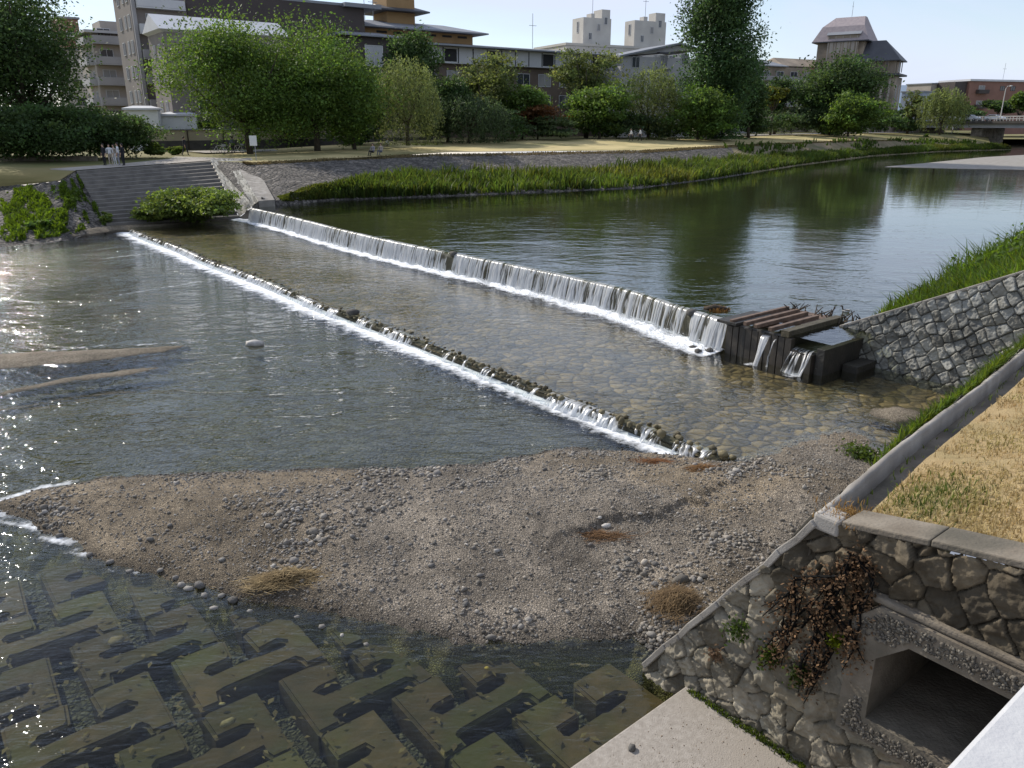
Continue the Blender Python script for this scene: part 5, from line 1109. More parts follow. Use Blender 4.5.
# gabled pale house in front of it
b = Bldg('house', 'pale house with white gabled roof in front of the dark block', 165, 50, 100, 53, 15, 7, 27, mat='wall_taupe')
q = lambda a, bb, z: b.O+b.A*a+b.B*bb+Z3*z
m = MB(); zt, zr = b.zt, at(190, 13, 102).z
m.add([q(-.5, -.5, zt-.2), q(15.5, -.5, zt-.2), q(15.5, 3.5, zr), q(-.5, 3.5, zr), q(15.5, 7.5, zt-.2), q(-.5, 7.5, zt-.2), q(0, 0, zt-.5), q(15, 0, zt-.5), q(15, 7, zt-.5), q(0, 7, zt-.5)], [(0,1,2,3), (3,2,4,5), (0,3,5), (1,4,2), (6,9,8,7), (0,6,7,1), (4,8,9,5), (1,7,8,4), (0,5,9,6)]); m.build('roof', M['roof_white'], b.root)
for z in (8.2, 11.4, 14.6): b.window('S', 2.2, z, .7, 1.3); b.window('S', 4.6, z, .7, 1.3)
for z in (8.2, 11.4): b.window('R', 4, z, 1.6, 1.4); b.window('R', 9, z, 1.6, 1.4)
# balconied flats behind
b = Bldg('apartment_building', 'grey flats with stacked corner balconies behind the dark bushes', 97, 70, 134, 53, 14, 12, 33, mat='wall_beige')
for k in range(5):
    z = 6.8+k*3.05
    b.balcony('R', -.2, 11, z, 1.5, 1.05, 'parapet'); b.balcony('S', 1.0, 7.5, z, 1.1, .95, 'wall_grey')
    for q in (1.8, 5, 8.2): b.window('R', q, z+.15, 1.8, 2.0)
    for q in (2.5, 5.5, 9.6): b.window('S', q, z+.3, 1.0, 1.6)
b.roof_flat(b.zt, 1.2, .4, 'wall_grey'); b.block(2, 9, 3, 9, b.zt+.41, b.zt+2.2, 'wall_beige', 'roof_house')
b = Bldg('apartment_building', 'slim pinkish brown tower block partly behind the left tree', 62, 45, 165, 53, 3.5, 10, 18, mat='wall_brick')
for k in range(5): b.window('R', 1.8, 9+k*3.4, 1.2, 1.3); b.window('S', 3, 9+k*3.4, 1.2, 1.3)
b.roof_flat(b.zt)
b = Bldg('apartment_building', 'low pale block at the foot of the pinkish tower', 64, 80, 150, 53, 5, 8, 50, mat='wall_pale'); b.roof_flat(b.zt); 
for z in (7, 10, 13): b.window('R', 2.4, z, 1.6, 1.4)
for (px, y0, y1, Y, a, bb, lab) in [(124, 110, 128, 96, 3.6, 2.5, 'white panelled shed below the taupe block'), (160, 116, 128, 99, 4.0, 3, 'small white roofed shed right of the taupe block')]:
    b = Bldg('shed', lab, px, y0, Y, 75, a, bb, y0, 3.8, 'white', 'shed'); b.roof_hip(b.zt, .5, .2, 'roof_white'); b.window('R', a*.5, 4.8, .8, .8)
# boundary wall behind the broad trees
P0, P1 = gp(150, 95, 0), gp(440, 124, 0); X = (P1-P0); ln = X.length; X.normalize(); Nn = Vector((X.y, -X.x, 0))
w = empty('boundary_wall', P0+Z3*3.9); tag(w, 'long plastered garden wall with dark stone base behind the trees', 'wall')
m = MB(); m.box3(P0, X, Nn, Z3, (0, ln), (0, .3), (3.6, 5.0)); m.build('stone_base', M['wall_stone_dark'], w); m = MB(); m.box3(P0, X, Nn, Z3, (0, ln), (.03, .27), (5.003, 6.2)); m.build('plaster', M['wall_cream'], w); m = MB(); m.box3(P0, X, Nn, Z3, (-.1, ln+.1), (-.1, .4), (6.203, 6.32)); m.build('cap', M['roof_grey'], w)
for k in range(9): m = MB(); m.box3(P0, X, Nn, Z3, (k*4.4, k*4.4+.12), (.31, .4), (3.7, 6.19)); m.build('post', M['bark'], w)
P0, P1 = atz(-30, 166, 3.4), atz(98, 160, 3.9); P0.z = P1.z = 0; X = (P1-P0); ln = X.length; X.normalize(); Nn = Vector((X.y, -X.x, 0))
m = MB(); m.box3(P0, X, Nn, Z3, (0, ln), (0, .35), (2.8, 4.15)); m.box3(P0, X, Nn, Z3, (-.03, ln+.03), (-.05, .4), (4.152, 4.24)); tag(m.build('low_wall', M['dirty_concrete']), 'low grey wall along the back of the path at the left', 'wall')
# dark annex
b = Bldg('house', 'dark brown annex with grey roof and white framed window', 342, 50, 124, 53, 9.5, 7, 35, mat='wall_brown_dark')
b.roof_hip(b.zt, 1.0, .9, 'roof_grey'); b.window('R', 5.2, b.zt-4.1, 2.8, 2.9, 'white', 'shutter'); b.window('R', 5.2, b.zt-8, 3.2, 1.8, 'white'); b.window('S', 3, b.zt-4, 1.4, 2)
# long hall with layered roofs
b = Bldg('hall', 'long hall with layered grey roofs, white shutters and brown roof tower', 412, 60, 134, 55, 46, 16, 62, mat='wall_umber')
zt = b.zt; zs = at(412, 45, 134).z
b.block(-.8, 46.6, -1.0, 16, zt+.003, zs, 'shutter', 'shutter_storey')
for k in range(17): b.block(-.6+k*2.85, -.45+k*2.85, -1.06, -1.003, zt+.1, zs-.1, 'dark_gap', 'shutter_post')
for k in (2, 5, 9, 13): b.block(-.3+k*2.85, 2.0+k*2.85, -1.05, -1.004, zt+.3, zs-.3, 'dark_gap', 'open_shutter')
b.roof_hip(zs, at(420, 37, 136).z-zs, 1.6, 'roof_grey', (-1, 46, -1, 16), .88)
zu0 = zs+1.0; zu1 = at(430, 29, 136).z; b.block(-6, 14, 4, 14, zu0, zu1, 'wall_ochre', 'upper_storey')
for k in range(6): b.window('R', 0, 0, .1, .1) if False else b.block(-4+k*3, -2.2+k*3, 3.93, 3.998, zu0+.9, zu1-.3, 'dark_gap', 'upper_window')
b.roof_hip(zu1, at(420, 20, 140).z-zu1, 2.0, 'roof_grey', (-6, 14, 4, 14), .6)
zt2 = zu1+.8; b.block(-.5, 4.6, 7, 12, zt2, zt2+8.5, 'wall_ochre', 'roof_tower'); b.roof_hip(zt2+2.2, 1.3, 1.2, 'roof_dark', (-1.2, 5.3, 6.4, 12.6), .8)
for k in range(2): b.block(.6+k*1.9, 1.6+k*1.9, 6.93, 6.998, zt2+4.2, zt2+6.5, 'dark_gap', 'tower_window')
for k in range(9): b.window('R', 3+k*4.7, zt-3.0, 2.6, 1.9); b.window('R', 3+k*4.7, zt-6.4, 2.6, 1.9)
for q in (4, 9): b.window('S', q, zt-3, 1.8, 1.8)
b.antenna(-4, 8, zu1+1.5, 5); b.antenna(-2.5, 8, zu1+1.5, 4)
# beige flats
b = Bldg('apartment_building', 'beige balconied flats right of the long hall', 531, 62, 158, 62, 26, 12, 52, mat='wall_beige')
for k in range(4):
    z = b.zt-3.0*(k+1); b.balcony('R', .5, 18, z, 1.1, 1.0, 'wall_beige')
    for q in (2.5, 6.5, 10.5, 14.5): b.window('R', q, z+.15, 2, 1.9)
b.roof_flat(b.zt, .4, .4, 'wall_grey'); b.antenna(2, 3, b.zt, 7)
m = MB(); O = b.O
for k in range(12): m.box3(O, b.A, b.B, Z3, (8+k*1.2, 8.05+k*1.2), (1, 1.05), (b.zt+.41, b.zt+1.5))
m.box3(O, b.A, b.B, Z3, (8, 21.3), (1.0, 1.05), (b.zt+1.503, b.zt+1.56)); m.build('roof_railing', M['metal'], b.root)
# white building with two towers
b = Bldg('apartment_building', 'white concrete building with two square roof towers', 566, 55, 186, 62, 34, 14, 45, mat='wall_pale')
for k in range(4):
    for q in range(7): b.window('R', 3+q*4.4, b.zt-2.6-3.1*k, 1.6, 1.4)
def tower_block(px0, pxc, px1, yt, Y, notch):
    zt = at(pxc, yt, Y).z; d = ray(pxc, 40); O = Vector((d.x*Y/d.y, Y, 0)); sv = b.O; b.O = O; s_ = Y/830
    a = (px1-pxc)*s_/.86; bb = (pxc-px0)*s_/.5; b.block(0, a, 0, bb, b.zt-2, zt, 'wall_pale', 'tower'); b.block(a*.68, a*.98, .3, bb*.8, zt-.5, zt+1.9, 'wall_pale', 'tower_top'); b.block(a*.3, a*.42, .3, bb*.5, zt-.5, zt+.9, 'wall_pale', 'tower_top')
    for (q, z, h) in [(a*.55, zt-2.6, 1.3), (a*.8, zt-1.2, 1.4), (a*.25, zt-4.5, 1.3)]: b.window('R', q, z, .7, h)
    b.window('S', bb*.5, zt-3, .6, 2.2); b.antenna(a*.4, 1, zt, 6); b.O = sv
tower_block(573, 583, 611, 17, 192, 0); tower_block(626, 634, 667, 20, 196, 0)
b.roof_flat(b.zt, .2, .5, 'wall_pale')
# grey gabled house
b = Bldg('house', 'grey rendered house with dark gabled roof beside the poplar', 621, 70, 150, 66, 16, 10, 56, mat='wall_grey')
q = lambda a, bb, z: b.O+b.A*a+b.B*bb+Z3*z
zt = b.zt; zr = at(655, 43, 152).z
m = MB(); m.add([q(0, 0, zt), q(16, 0, zt+1.6), q(16, 10, zt+1.6), q(0, 10, zt), q(12, 0, zr-.1), q(12, 10, zr-.1)], [(0,1,4), (3,5,2), (0,3,2,1), (1,2,5,4), (0,4,5,3)]); m.build('gable', M['wall_grey'], b.root)
m = MB(); t = Z3*.3
for p, r_ in [((-.8, zt-.25), (12, zr)), ((12, zr), (16.8, zt+1.35))]:
    c = [q(p[0], -.7, p[1]), q(r_[0], -.7, r_[1]), q(r_[0], 10.7, r_[1]), q(p[0], 10.7, p[1])]; m.add(c+[x+t for x in c], [(0,3,2,1), (4,5,6,7), (0,1,5,4), (1,2,6,5), (2,3,7,6), (3,0,4,7)])
m.build('roof', M['roof_grey'], b.root)
for qq, z in [(3, zt-1.8), (9, zt-1.4), (13.6, zt-1.0), (3.2, zt-5.2), (9, zt-5.0), (13.6, zt-5), (3.2, zt-8.4), (9, zt-8.4)]: b.window('R', qq, z, 1.5, 1.7)
b.block(7.6, 10.4, -.8, -.004, zt-2.0, zt-1.6, 'wall_grey', 'window_hood'); b.block(7.4, 10.6, -1.0, -.004, zt+.6, zt+.85, 'roof_dark', 'window_hood')
# flats right of the poplar and long roofs
b = Bldg('apartment_building', 'flats with dark balconies just right of the poplar', 742, 80, 195, 45, 10, 8, 62, mat='wall_grey')
for k in range(4): b.balcony('R', .4, 8, b.zt-3.1*(k+1), 1.2, 1.0, 'parapet'); b.window('R', 3, b.zt-3.1*(k+1)+.2, 2, 1.9); b.balcony('S', 1, 7, b.zt-3.1*(k+1), 1.2, 1.0, 'parapet'); b.window('S', 4, b.zt-3.1*(k+1)+.2, 2, 1.9)
b.roof_hip(b.zt, 1.2, .8, 'roof_dark')
b = Bldg('apartment_building', 'long low block with grey brown hipped roof left of the tower', 757, 75, 215, 62, 34, 12, 66, mat='wall_tan')
for k in range(3):
    for q in range(6): b.window('R', 3+q*5, b.zt-2.8-3.2*k, 2.4, 1.7)
    b.balcony('R', 1, 16, b.zt-3.2*(k+1), 1, .9, 'parapet')
b.roof_hip(b.zt, 2.2, .9, 'roof_grey', (0, 9, 0, 12), .5); b.roof_hip(b.zt+.2, 2.6, .7, 'wall_tan', (9.8, 34, 1, 12), .8)
# the stone tower
b = Bldg('tower_building', 'tan stone tower building with pinkish mansard roof on the far bank', 864, 45, 216, 35, 10, 11.5, 41, mat='wall_tan', cat='tower')
zt = b.zt; q = lambda a, bb, z: b.O+b.A*a+b.B*bb+Z3*z; ztop = at(855, 14, 216).z; H = ztop-zt
m = MB(); r0 = [q(-1.2, -1.2, zt+.25), q(11.2, -1.2, zt+.25), q(11.2, 12.7, zt+.25), q(-1.2, 12.7, zt+.25)]; r1 = [q(.6, .6, zt+H*.62), q(9.4, .6, zt+H*.62), q(9.4, 10.9, zt+H*.62), q(.6, 10.9, zt+H*.62)]; r2 = [q(3.8, 1.4, ztop), q(6.2, 1.4, ztop), q(6.2, 8.6, ztop), q(3.8, 8.6, ztop)]
fs = [(4*j+i, 4*j+(i+1) % 4, 4*j+4+(i+1) % 4, 4*j+4+i) for j in range(2) for i in range(4)]+[(8,9,10,11), (0,3,2,1)]
m.add(r0+r1+r2, fs); m.build('roof', M['roof_slate'], b.root); b.block(-1.25, 11.25, -1.25, 12.75, zt+.003, zt+.24, 'roof_dark', 'eave')
b.block(-.9, -.004, 1.2, 8.8, zt-8, zt+1.6, 'wall_tan', 'bay'); m = MB(); m.add([q(-1.3, .8, zt+1.7), q(-1.3, 9.2, zt+1.7), q(1.4, 9.2, zt+H*.55), q(1.4, .8, zt+H*.55), q(1.4, .8, zt+1.7), q(1.4, 9.2, zt+1.7)], [(0,1,2,3), (0,3,4), (1,5,2), (0,4,5,1), (2,5,4,3)]); m.build('bay_roof', M['roof_grey'], b.root)
for k in range(5): b.block(-1.0, -.904, 1.5+k*1.75, 1.75+k*1.75, zt-5, zt+1.4, 'wall_beige', 'pilaster')
for k in range(4): b.block(-.96, -.905, 2.1+k*1.75, 2.9+k*1.75, zt-2.6, zt+.6, 'wall_beige', 'panel')
for k in range(2): b.window('R', 3+k*4, zt-4, 1.2, 2.4)
b.antenna(5, 5, ztop-.2, 4)
sv = b.O; d = ray(893, 95); b.O = Vector((d.x*210/d.y, 210, 0)); ze = at(895, 61, 212).z; z2 = at(895, 77, 212).z
b.block(0, 9, 0, 12, 3.4, z2, 'wall_tan', 'lower_wing'); b.block(.8, 8, .6, 12, z2+.003, ze, 'wall_tan', 'upper_wing'); b.roof_hip(ze, 5.2, 1.2, 'roof_dark', (.8, 8, .6, 12), .3, 'b'); b.block(-.9, 9.9, -.9, 12, z2+.3, z2+.75, 'roof_dark', 'ledge_roof')
for k in range(4):
    b.window('S', 2.4+k*1.55, z2+1.2, .5, 2.8, 'wall_tan', 'wall_stone_dark'); b.window('S', 2.0+k*1.75, z2-7, .6, 5.6, 'wall_tan', 'wall_stone_dark'); b.window('S', 2.0+k*1.75, z2-13.5, .7, 3.6, 'wall_tan', 'wall_stone_dark')
for k in range(5): b.block(-.35, -.004, .9+k*1.75, 1.35+k*1.75, 4, z2-.6, 'wall_beige', 'pilaster')
for k in range(2): b.window('R', 2.6+k*3.6, z2-7, .7, 5); b.window('R', 2.6+k*3.6, z2+1.3, .6, 2.6)
b.O = sv
# buildings beyond the bridge
b = Bldg('house', 'bluish white narrow building between the tower and the bridge trees', 921, 105, 240, 50, 7, 6, 92, mat='wall_blue'); b.roof_flat(b.zt); 
for z in (9, 12.2): b.window('R', 3, z, 1.8, 1.4)
b = Bldg('apartment_building', 'grey block behind the round tree by the bridge', 929, 100, 275, 62, 15, 9, 84, mat='wall_beige'); b.roof_flat(b.zt); 
for k in range(3):
    for q in range(3): b.window('R', 2.5+q*4.4, 9+3.3*k, 2.2, 1.6)
b = Bldg('apartment_building', 'red brick block of flats at the right beyond the bridge', 968, 95, 270, 72, 60, 12, 81, mat='wall_brick')
b.roof_flat(b.zt, .5, .6, 'roof_white'); b.block(-5, -.01, 1, 12, 3.4, b.zt-.2, 'wall_brown_dark', 'stair_tower'); b.antenna(18, 4, b.zt, 6)
for k in range(3):
    z = b.zt-3.6-4.6*k; b.balcony('R', 3, 7.5, z, 1.2, 1.0, 'wall_brown_dark'); b.window('R', 5.2, z+.2, 2.4, 2)
    for q in (14, 18.5, 27, 34, 41): b.window('R', q, z+.9, 1.8, 1.3, 'wall_brown_dark')
# ================================================================== BRIDGE
BA, BB = at(903, 121.5, 214), at(1200, 117.5, 160); X = BB-BA; X.z = 0; ln = X.length; X.normalize(); Yb = Vector((-X.y, X.x, 0)); Yb = Yb if Yb.y > 0 else -Yb
O = Vector((BA.x, BA.y, 0)); zd = 7.45
br = empty('road_bridge', O); tag(br, 'pale concrete road bridge crossing the river at the far right', 'bridge')
m = MB(); m.box3(O, X, Yb, Z3, (0, ln), (.3, 11.7), (5.9, 6.9)); m.build('girder', M['wall_grey'], br); m = MB(); m.box3(O, X, Yb, Z3, (-6, ln), (-.4, 12.4), (6.903, zd)); m.build('deck', M['wall_stone_dark'], br)
for k in range(3):
    c = 19+k*25; m = MB(); m.box3(O, X, Yb, Z3, (c-1.4, c+1.4), (1.0, 11), (-.2, 5.897)); m.build('pier', M['dirty_concrete'], br, bevel=.3)
m = MB(); m.box3(O, X, Yb, Z3, (-6, 4.5), (.5, 11.5), (2.5, 5.897)); m.build('abutment', M['dirty_concrete'], br)
for yy in (-.3, 12.2):
    m = MB()
    for k in range(int(ln/1.5)): m.box3(O, X, Yb, Z3, (k*1.5, k*1.5+.14), (yy, yy+.14), (zd+.003, zd+1.0))
    m.box3(O, X, Yb, Z3, (-6, ln), (yy-.02, yy+.16), (zd+1.003, zd+1.14)); m.box3(O, X, Yb, Z3, (-6, ln), (yy+.02, yy+.12), (zd+.45, zd+.55)); m.build('railing', M['wall_pale'], br)
def lamp(label, t):
    p = O+X*t+Yb*.3+Z3*zd; r = empty('street_lamp', p); tag(r, label, 'street lamp'); m = MB(); m.tube([p, p+Z3*7, p+Z3*7.6+Yb*.5, p+Z3*7.8+Yb*1.6], [.13, .09, .07, .06], 6); m.build('post', M['wall_pale'], r); m = MB(); m.box(p+Z3*7.75+Yb*1.9, (.3, .8, .16)); m.build('lamp_head', M['white'], r)
lamp('tall pale lamp post on the bridge, left of two', 24.5); lamp('tall pale lamp post on the bridge, nearest the right edge', 33)
def car(label, t, lane, color, flip=1):
    p = O+X*t+Yb*lane+Z3*zd; r = empty('car', p); tag(r, label, 'car'); mt = pmat('car_paint', color, color, 1, .3, spec=.6); S = X*flip
    prof = [(-2.1,.35),(2.1,.35),(2.15,.75),(1.9,.92),(1.0,1.0),(.45,1.42),(-1.1,1.45),(-1.75,1.0),(-2.1,.92)]
    m = MB(); m.prism(prof, lambda a, z: p+S*a+Yb*-.82+Z3*z, lambda a, z: p+S*a+Yb*.82+Z3*z); m.build('body', mt, r, bevel=.06)
    for yy in (-.835, .825):
        m = MB(); m.prism([(.85,1.0),(.4,1.36),(-1.05,1.38),(-1.5,1.0)], lambda a, z: p+S*a+Yb*yy+Z3*z, lambda a, z: p+S*a+Yb*(yy+.01)+Z3*z); m.build('side_window', M['glass'], r)
    m = MB(); m.add([p+S*1.03+Yb*-.7+Z3*1.03, p+S*1.03+Yb*.7+Z3*1.03, p+S*.53+Yb*.6+Z3*1.4, p+S*.53+Yb*-.6+Z3*1.4], [(0,1,2,3)]); m.build('windscreen', M['glass'], r)
    for a in (-1.3, 1.3):
        for yy in (-.84, .84): m = MB(); c = p+S*a+Z3*.33; m.tube([c+Yb*(yy-.1), c+Yb*(yy+.1)], .33, 12); w = m.build('wheel', M['black'], r); m = MB(); m.tube([c+Yb*(yy-.12), c+Yb*(yy+.12)], .18, 8); m.build('rim', M['metal'], w)
car('silver car driving across the far bridge', 16.2, 2.5, (.5, .52, .54)); car('white car behind the silver one on the bridge', 22.0, 2.6, (.7, .7, .7)); car('dark grey car on the left end of the bridge', 10.0, 2.5, (.12, .125, .13))
# hills on the horizon
m_h = pmat('hazy_hills', (.15, .2, .27), (.13, .175, .235), .004, .95)  # distance haze is mixed into the hill colour as blue
P = []
xs = np.linspace(-2600, 3800, 160)
for k, (yy, h) in enumerate([(2300, 0), (2700, .7), (3100, 1), (3700, .3)]): P.append(np.stack([xs, yy+0*xs, 2+h*(45+70*np.exp(-((xs-1450)/300)**2)+30*fbm(xs*.004+3, xs*0+k, 4))], -1))
tag(gridmesh('hills', np.array(P), m_h, None, True), kind='structure')

# ================================================================== PEOPLE AND THINGS ON THE FAR BANK
def cloth(c): return pmat('cloth', c, tuple(a*.8 for a in c), 5, .85)
SKIN = pmat('skin', (.45, .29, .2), (.4, .25, .17), 5, .6); HAIR = pmat('hair', (.02, .017, .015), (.03, .025, .02), 8, .6)
def figure_mesh(pose):
    """one skinned body about 1.7 m tall, feet at z = 0, facing +y"""
    V = {'pel': (0, 0, .92, .14, .115), 'waist': (0, .0, 1.08, .125, .1), 'chest': (0, 0, 1.28, .155, .115), 'neckb': (0, 0, 1.43, .075, .07), 'neck': (0, .01, 1.49, .052, .052), 'head': (0, .02, 1.58, .078, .088), 'crown': (0, .015, 1.665, .066, .078)}
    E = [('pel', 'waist'), ('waist', 'chest'), ('chest', 'neckb'), ('neckb', 'neck'), ('neck', 'head'), ('head', 'crown')]
    for sgn, n_ in ((-1, 'l'), (1, 'r')):
        st = {'stand': 0, 'walk': .26*sgn, 'sit': 0}[pose]
        if pose == 'sit': leg = [(.1*sgn, .05, .88-.5+.0, .085), (.12*sgn, .45, .50, .065), (.12*sgn, .55, .1, .042), (.12*sgn, .7, .05, .04)]
        else: leg = [(.1*sgn, 0, .84, .09), (.1*sgn, st*.55+.03, .48, .062), (.1*sgn, st-.04*abs(st)*4, .09, .042), (.11*sgn, st+.13, .04, .04)]
        nm = ['hip', 'knee', 'ank', 'toe']; prev = 'pel'
        for q, p in zip(nm, leg): V[q+n_] = (*p, p[3]*1.02); E.append((prev, q+n_)); prev = q+n_
        sw = -st*.8
        if pose == 'sit': arm = [(.19*sgn, 0, 1.38, .06), (.25*sgn, .08, 1.12, .045), (.17*sgn, .32, 1.0, .036), (.15*sgn, .39, .97, .03)]
        else: arm = [(.19*sgn, 0, 1.38, .06), (.25*sgn, sw*.45-.02, 1.12, .045), (.26*sgn, sw+.05, .87, .034), (.26*sgn, sw+.09, .79, .03)]
        prev = 'chest'
        for q, p in zip(['sho', 'elb', 'wri', 'han'], arm): V[q+n_] = (*p, p[3]*1.0); E.append((prev, q+n_)); prev = q+n_
    if pose == 'sit':
        for k in list(V):
            v = V[k]
            if k[:3] not in ('hip', 'kne', 'ank', 'toe'): V[k] = (v[0], v[1], v[2]-.5, v[3], v[4])
    keys = list(V); me = bpy.data.meshes.new('fig'); me.from_pydata([V[k][:3] for k in keys], [(keys.index(a), keys.index(b_)) for a, b_ in E], [])
    o = bpy.data.objects.new('fig', me); COL.objects.link(o); s = o.modifiers.new('s', 'SKIN'); s.use_smooth_shade = True; o.modifiers.new('d', 'SUBSURF').levels = 1
    for i, k in enumerate(keys): me.skin_vertices[0].data[i].radius = V[k][3:5]; me.skin_vertices[0].data[i].use_root = (k == 'pel')
    dg = bpy.context.evaluated_depsgraph_get(); r = bpy.data.meshes.new_from_object(o.evaluated_get(dg)); bpy.data.objects.remove(o)
    # nose and five short fingers on each hand, joined to the same body
    bm = _bm.new(); bm.from_mesh(r); dz = -.5 if pose == 'sit' else 0
    x = MB(); x.tube([(0, .09, 1.59+dz), (0, .125, 1.565+dz)], [.02, .014], 5)
    for n_, sgn in (('l', -1), ('r', 1)):
        h = Vector(V['han'+n_][:3]); w_ = Vector(V['wri'+n_][:3]); d = (h-w_).normalized(); sd = d.cross(Vector((1, 0, 0))).normalized()
        for k in range(4): b0 = h+sd*(k-1.5)*.018; L_ = (.07, .085, .08, .06)[k]; x.tube([b0-d*.02, b0+d*L_*.55, b0+d*L_+Vector((-.015*sgn, 0, 0))], [.011, .01, .007], 5)
        x.tube([h-d*.03+sd*.02, h+sd*.05+d*.02], [.012, .008], 5)
    for i, v in enumerate(x.v): x.v[i] = v
    vs = [bm.verts.new(v) for v in x.v]
    for f in x.f: bm.faces.new([vs[i] for i in f])
    bm.to_mesh(r); bm.free(); return r
FIG = {p: figure_mesh(p) for p in ('stand', 'walk', 'sit')}
def person(label, P, pose, rz, shirt, trousers, hairc=None, scale=1.0):
    o0 = FIG[pose].copy(); o0.name = 'person'
    for q in (SKIN, cloth(shirt), cloth(trousers), M['black']): o0.materials.append(q)
    hz = .92 if pose != 'sit' else .5; top = 1.46 if pose != 'sit' else .96
    for f in o0.polygons:
        c = f.center; k = 0
        if pose == 'sit':
            if c.z < .1: k = 3
            elif c.z < .56 and (c.y > .12 or c.z < .45): k = 2
            elif c.z < top-.02: k = 1 if not (abs(c.x) > .1 and c.y > .3) else 0
        else:
            if c.z < .075: k = 3
            elif c.z < .95 and abs(c.x) < .19: k = 2
            elif c.z < top-.02: k = 1 if c.z > 1.0 or abs(c.x) < .19 else 0
        f.material_index = k; f.use_smooth = True
    o = bpy.data.objects.new('person', o0); COL.objects.link(o); o.location = P; o.rotation_euler = (0, 0, rz); o.scale = (scale,)*3; tag(o, label, 'person')
    bm = _bm.new(); _bm.ops.create_icosphere(bm, subdivisions=2, radius=1); dz = -.5 if pose == 'sit' else 0
    for v in bm.verts: x, y, z = v.co; v.co = Vector((x*.095, y*.108-.005 - (.02 if z < 0 else 0), z*.115+1.625+dz)) if not (y > .25 and z < .35) else Vector((x*.08, min(y*.05, .03), z*.06+1.65+dz))
    me = bpy.data.meshes.new('hair'); bm.to_mesh(me); bm.free(); me.materials.append(HAIR); h = bpy.data.objects.new('hair', me); COL.objects.link(h); h.parent = o
    return o
K, WH, BG, GR = (.02, .02, .025), (.7, .7, .7), (.42, .36, .3), (.12, .13, .16)
ZP = 3.72
for px, Y, rz, s, t, lab, pose, sc in [(103, 65, 2.6, K, K, 'person in black standing at the left of the group on the path', 'stand', 1), (109, 66, -2.5, WH, BG, 'person in white top and beige skirt length trousers in the group', 'stand', .97), (113.5, 66.5, 2.8, BG, WH, 'person in beige top and pale trousers in the group', 'stand', .95), (117.5, 65.5, 1.9, WH, (.3, .3, .33), 'tall person in pale shirt and grey trousers in the group', 'stand', 1.04), (122, 65, 1.5, K, K, 'person in dark suit at the right of the group on the path', 'stand', 1.02),
        (185, 79, -.6, K, K, 'person in dark clothes walking along the path to the steps', 'walk', 1.05), (233, 85, .8, GR, K, 'person in grey standing among the parked bicycles', 'stand', 1.0),
        (373, 81, 2.6, (.3, .28, .3), K, 'left of two people sitting on the top of the cobbled bank', 'sit', 1), (381, 82, 2.8, BG, GR, 'right of two people sitting on the top of the cobbled bank', 'sit', 1), (388, 100, 2.5, WH, BG, 'person in white sitting on the lawn before the willow', 'sit', 1.1),
        (595.5, 140, 0, BG, K, 'person in beige and black walking under the trees', 'walk', 1), (630.5, 118, 1.2, WH, K, 'left of two walkers in white shirts and black trousers', 'walk', 1), (639.5, 119, 1.2, WH, K, 'right of two walkers in white shirts and black trousers', 'walk', 1.02),
        (716, 136, 2.0, WH, GR, 'person in white sitting at the foot of the poplar', 'sit', 1.0), (721, 136, -2.0, K, K, 'person in black sitting at the foot of the poplar', 'sit', 1.0), (761.5, 165, -1, WH, GR, 'person in white walking right of the poplar', 'walk', 1), (782, 176, 1, WH, K, 'person in white walking before the small yellow green tree', 'walk', 1), (789, 176, 1, K, K, 'person in black walking behind another in white', 'walk', 1), (909, 208, 1.3, BG, (.4, .4, .38), 'person in dark top and pale trousers on the far promenade', 'walk', 1.05), (949, 196, 1.3, WH, GR, 'person in white beside the bridge abutment', 'stand', 1.1)]:
    z = ZP if Y < 70 else (GZ+.16 if px < 400 else GZ+.72)
    if 370 < px < 385: z = GZ+.08
    person(lab, gp(px, Y, z), pose, rz, s, t, scale=sc)
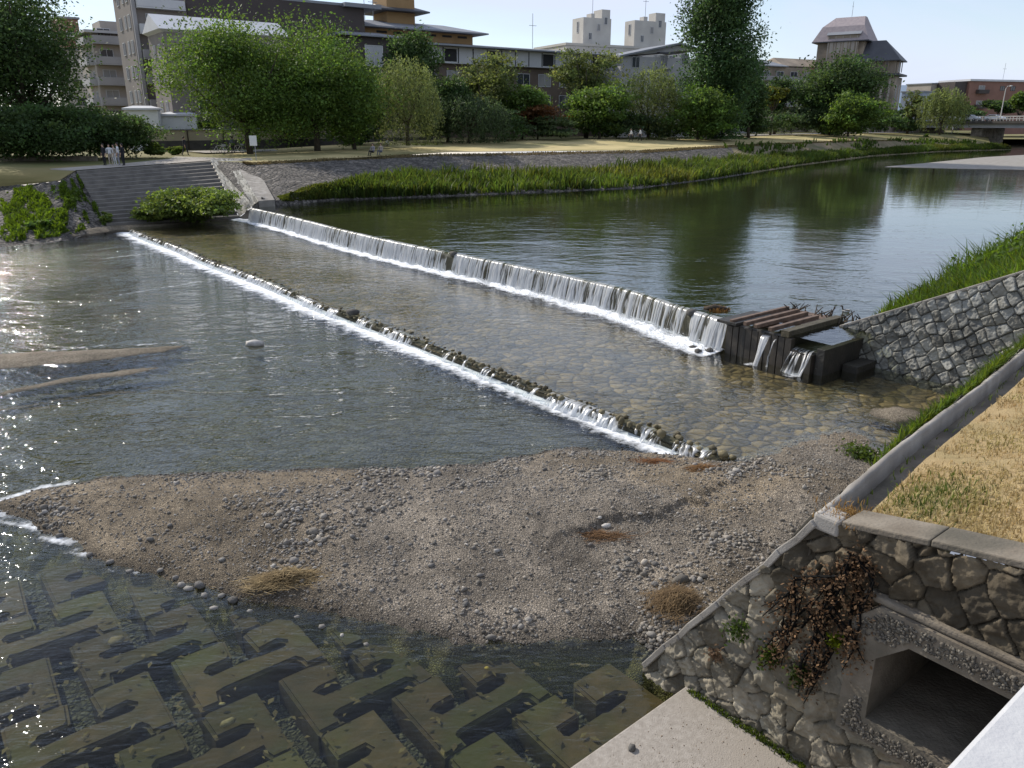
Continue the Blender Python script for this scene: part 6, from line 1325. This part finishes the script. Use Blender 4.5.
def bicycle(label, P, rz):
    r = empty('bicycle', (0, 0, 0)); tag(r, label, 'bicycle', 'bicycles parked by the broad tree')
    for a in (-.52, .52):
        m = MB(); c = [Vector((a+.33*math.cos(k*math.pi/8), 0, .33+.33*math.sin(k*math.pi/8))) for k in range(17)]; m.tube(c, .025, 5, cap=False)
        w = m.build('wheel', M['black']); w.parent = r; m = MB()
        for k in range(6): g = k*math.pi/6; m.tube([Vector((a+.32*math.cos(g), 0, .33+.32*math.sin(g))), Vector((a-.32*math.cos(g), 0, .33-.32*math.sin(g)))], .006, 3)
        s_ = m.build('spokes', M['metal']); s_.parent = w
    m = MB(); J = {k: Vector(v) for k, v in {'r': (-.52, 0, .33), 'f': (.52, 0, .33), 'b': (-.08, 0, .3), 's': (-.22, 0, .8), 'h': (.36, 0, .82), 't': (.34, 0, .98)}.items()}
    for a, b_ in [('r', 'b'), ('r', 's'), ('b', 's'), ('b', 'h'), ('s', 'h'), ('h', 'f'), ('h', 't')]: m.tube([J[a], J[b_]], .02, 5)
    m.build('frame', M['white']).parent = r; m = MB(); m.tube([Vector((.3, -.27, 1.0)), J['t'], Vector((.3, .27, 1.0))], .015, 5); m.build('handlebar', M['metal']).parent = r
    m = MB(); m.box((-.24, 0, .86), (.26, .14, .07)); m.build('saddle', M['black'], bevel=.02).parent = r; m = MB(); m.box((.55, 0, .86), (.3, .3, .2)); m.build('basket', M['metal']).parent = r
    r.location = P; r.rotation_euler = (0, 0, rz); return r
b0 = bicycle('bicycle parked on the pale plaza left of the person in grey', gp(219, 84, GZ+.17), .1)
for px, Y, rz, lab in [(227, 86, .5, 'bicycle parked close behind the person in grey'), (238, 86, -.2, 'bicycle parked nearest the trunk of the broad tree'), (715, 137.5, .2, 'bicycle lying near the sitters at the poplar')]:
    c = copy_tree(b0); c.location = gp(px, Y, GZ+(.17 if px < 400 else .75)); c.rotation_euler = (0, 0, rz); tag(c, lab, 'bicycle')
    if px > 700: del c['group']
P = gp(254, 72, GZ); s = empty('sign_board', P); tag(s, 'blank white notice board on a post at the top of the bank', 'sign')
m = MB(); m.tube([P+Vector((.1, .06, -.2)), P+Vector((.1, .06, 2.1))], .035, 6); m.build('post', M['metal'], s); m = MB(); m.box(P+Vector((0, 0, 1.72)), (.62, .05, .85), rz=.15); m.build('board', M['white'], s, bevel=.01)
m = MB(); P = gp(700, 134, GZ+.78); m.box(P+Vector((0, 0, .42)), (2.2, .5, .12)); m.box(P+Vector((-.8, 0, .16)), (.25, .45, .4)); m.box(P+Vector((.8, 0, .16)), (.25, .45, .4)); tag(m.build('stone_bench', M['concrete'], bevel=.02), 'low stone bench by the walkway near the poplar', 'bench')
